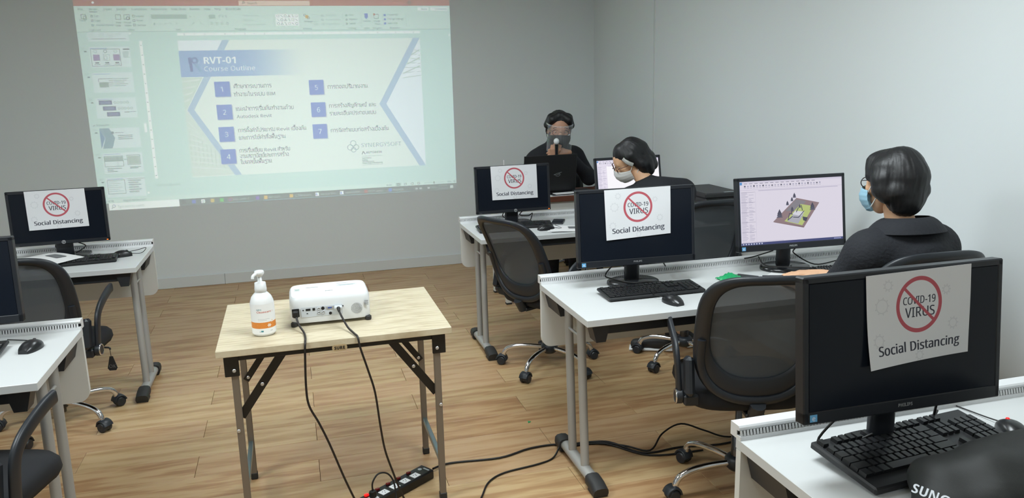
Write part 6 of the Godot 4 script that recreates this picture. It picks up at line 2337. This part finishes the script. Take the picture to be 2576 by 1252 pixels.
func make_floor_things() -> void:
	var s := make_power_strip()
	# projector cables
	var o := thing("power_cable", "dark power cable from the projector's inlet over the table edge", "cable", V(-0.032, 0.8, 4.005))
	var st := mb()
	box(st, T(0, -0.002, 0.012), V(0.022, 0.026, 0.026), 0.004)
	part(o, "plug", st, M.port_black)
	var c1 := [V(-0.030, 0.788, 4.03), V(-0.022, 0.765, 4.055), V(-0.006, 0.747, 4.10), V(-0.002, 0.746, 4.17), V(-0.004, 0.742, 4.212), V(-0.008, 0.70, 4.225), V(-0.014, 0.57, 4.232), V(-0.008, 0.50, 4.236), V(0.022, 0.43, 4.24), V(0.055, 0.34, 4.245), V(0.105, 0.18, 4.25), V(0.15, 0.06, 4.25), V(0.19, 0.012, 4.27), V(0.30, 0.006, 4.30)]
	st = mb()
	tube(st, curve(c1.map(func(v): return v - o.position), 6), 0.0042, 8)
	part(o, "lead", st, M.cable_brown)
	o = thing("video_cable", "dark video cable from the projector's screen port down to the floor", "cable", V(0.133, 0.808, 4.005))
	st = mb()
	box(st, T(0, 0.002, 0.012), V(0.033, 0.014, 0.024), 0.004)
	part(o, "connector", st, M.panel_grey)
	st = mb()
	tube(st, [V(0, 0.002, 0.022), V(0.001, -0.006, 0.045)], [0.0075, 0.0045], 10)
	part(o, "boot", st, M.cable)
	var c2 := [V(0.134, 0.803, 4.045), V(0.142, 0.785, 4.07), V(0.160, 0.755, 4.12), V(0.178, 0.747, 4.18), V(0.188, 0.742, 4.214), V(0.195, 0.70, 4.228), V(0.218, 0.61, 4.232), V(0.238, 0.52, 4.235), V(0.250, 0.38, 4.236), V(0.262, 0.28, 4.236), V(0.285, 0.19, 4.235), V(0.315, 0.09, 4.235), V(0.35, 0.012, 4.25), V(0.40, 0.006, 4.33)]
	st = mb()
	tube(st, curve(c2.map(func(v): return v - o.position), 6), 0.0042, 8)
	part(o, "lead", st, M.cable_brown)
	# plug in the first socket of the strip, its lead bowing over
	o = thing("strip_plug", "black plug standing in the strip's first socket beside the lit switch", "plug", s.transform * V(-0.128, 0.044, 0.012), s.rotation.y)
	st = mb()
	box(st, T(0, 0.016, 0), V(0.026, 0.032, 0.022), 0.004)
	part(o, "plug", st, M.port_black)
	st = mb()
	tube(st, curve([V(0, 0.03, 0), V(0.002, 0.065, 0.0), V(0.03, 0.092, 0.004), V(0.07, 0.08, 0.012), V(0.085, 0.045, 0.03), V(0.078, -0.01, 0.05), V(0.06, -0.039, 0.075), V(0.10, -0.04, 0.14)], 6), 0.0035, 8)
	part(o, "lead", st, M.cable)
	# cables over the floor
	for q in [["black mains cable from the strip along the floor under the desks", [V(0.49, 0.02, 3.945), V(0.58, 0.006, 3.89), V(0.80, 0.006, 3.91), V(0.95, 0.006, 3.865), V(1.065, 0.006, 3.86), V(1.12, 0.006, 3.88), V(1.24, 0.006, 3.89), V(1.33, 0.006, 3.92), V(1.41, 0.006, 4.05), V(1.48, 0.006, 4.08), V(1.62, 0.006, 4.07), V(1.85, 0.006, 4.10), V(2.2, 0.006, 4.0)], 0.0048], ["black cable arching up between desk foot and chair casters", [V(1.10, 0.006, 3.91), V(1.25, 0.006, 3.895), V(1.38, 0.008, 3.98), V(1.47, 0.008, 4.06), V(1.56, 0.05, 4.0), V(1.66, 0.08, 3.99), V(1.76, 0.05, 4.03), V(1.88, 0.008, 4.05), V(2.1, 0.006, 4.04)], 0.0042], ["brown-black cable running from beside the strip to the desk foot", [V(0.60, 0.005, 4.30), V(0.645, 0.005, 4.215), V(0.70, 0.005, 4.11), V(0.786, 0.005, 4.05), V(0.95, 0.005, 4.02), V(1.03, 0.005, 3.985), V(1.085, 0.03, 3.93), V(1.13, 0.006, 3.90), V(1.3, 0.006, 3.93), V(1.45, 0.006, 4.10), V(1.7, 0.006, 4.13)], 0.0042]]:
		o = thing("floor_cable", q[0], "cable", q[1][0])
		st = mb()
		tube(st, curve(q[1].map(func(v): return v - q[1][0]), 6), q[2], 8)
		part(o, "lead", st, M.cable)
	o = thing("green_scrap", "tiny green scrap lying on the floor planks by the desk foot", "scrap", V(1.04, 0, 3.575), 0.4)
	st = mb()
	prism(st, PackedVector2Array([Vector2(-0.009, -0.006), Vector2(0.009, -0.005), Vector2(0.0, 0.01)]), 0.003, Transform3D(Basis(Vector3(1, 0, 0), Vector3(0, 0, -1), Vector3(0, 1, 0)), Vector3.ZERO))
	part(o, "flake", st, M.green_plastic)
	# lettering on the bag
	var tx := V(0.52, -0.10, 0.85).normalized()
	var tn := V(-0.62, 0.60, 0.45)
	tn = (tn - tx * tx.dot(tn)).normalized()
	var t := Transform3D(Basis(tx, tn.cross(tx), tn), V(-0.285, 0.070, 0.0))
	put(BAG, "lettering", text_mesh("SUNG", 0.019, true, 0.001), M.white_print, t)
	put(BAG, "lettering", text_mesh("ENG", 0.016, false, 0.001), M.white_print, t * T(0.005, -0.026, 0))
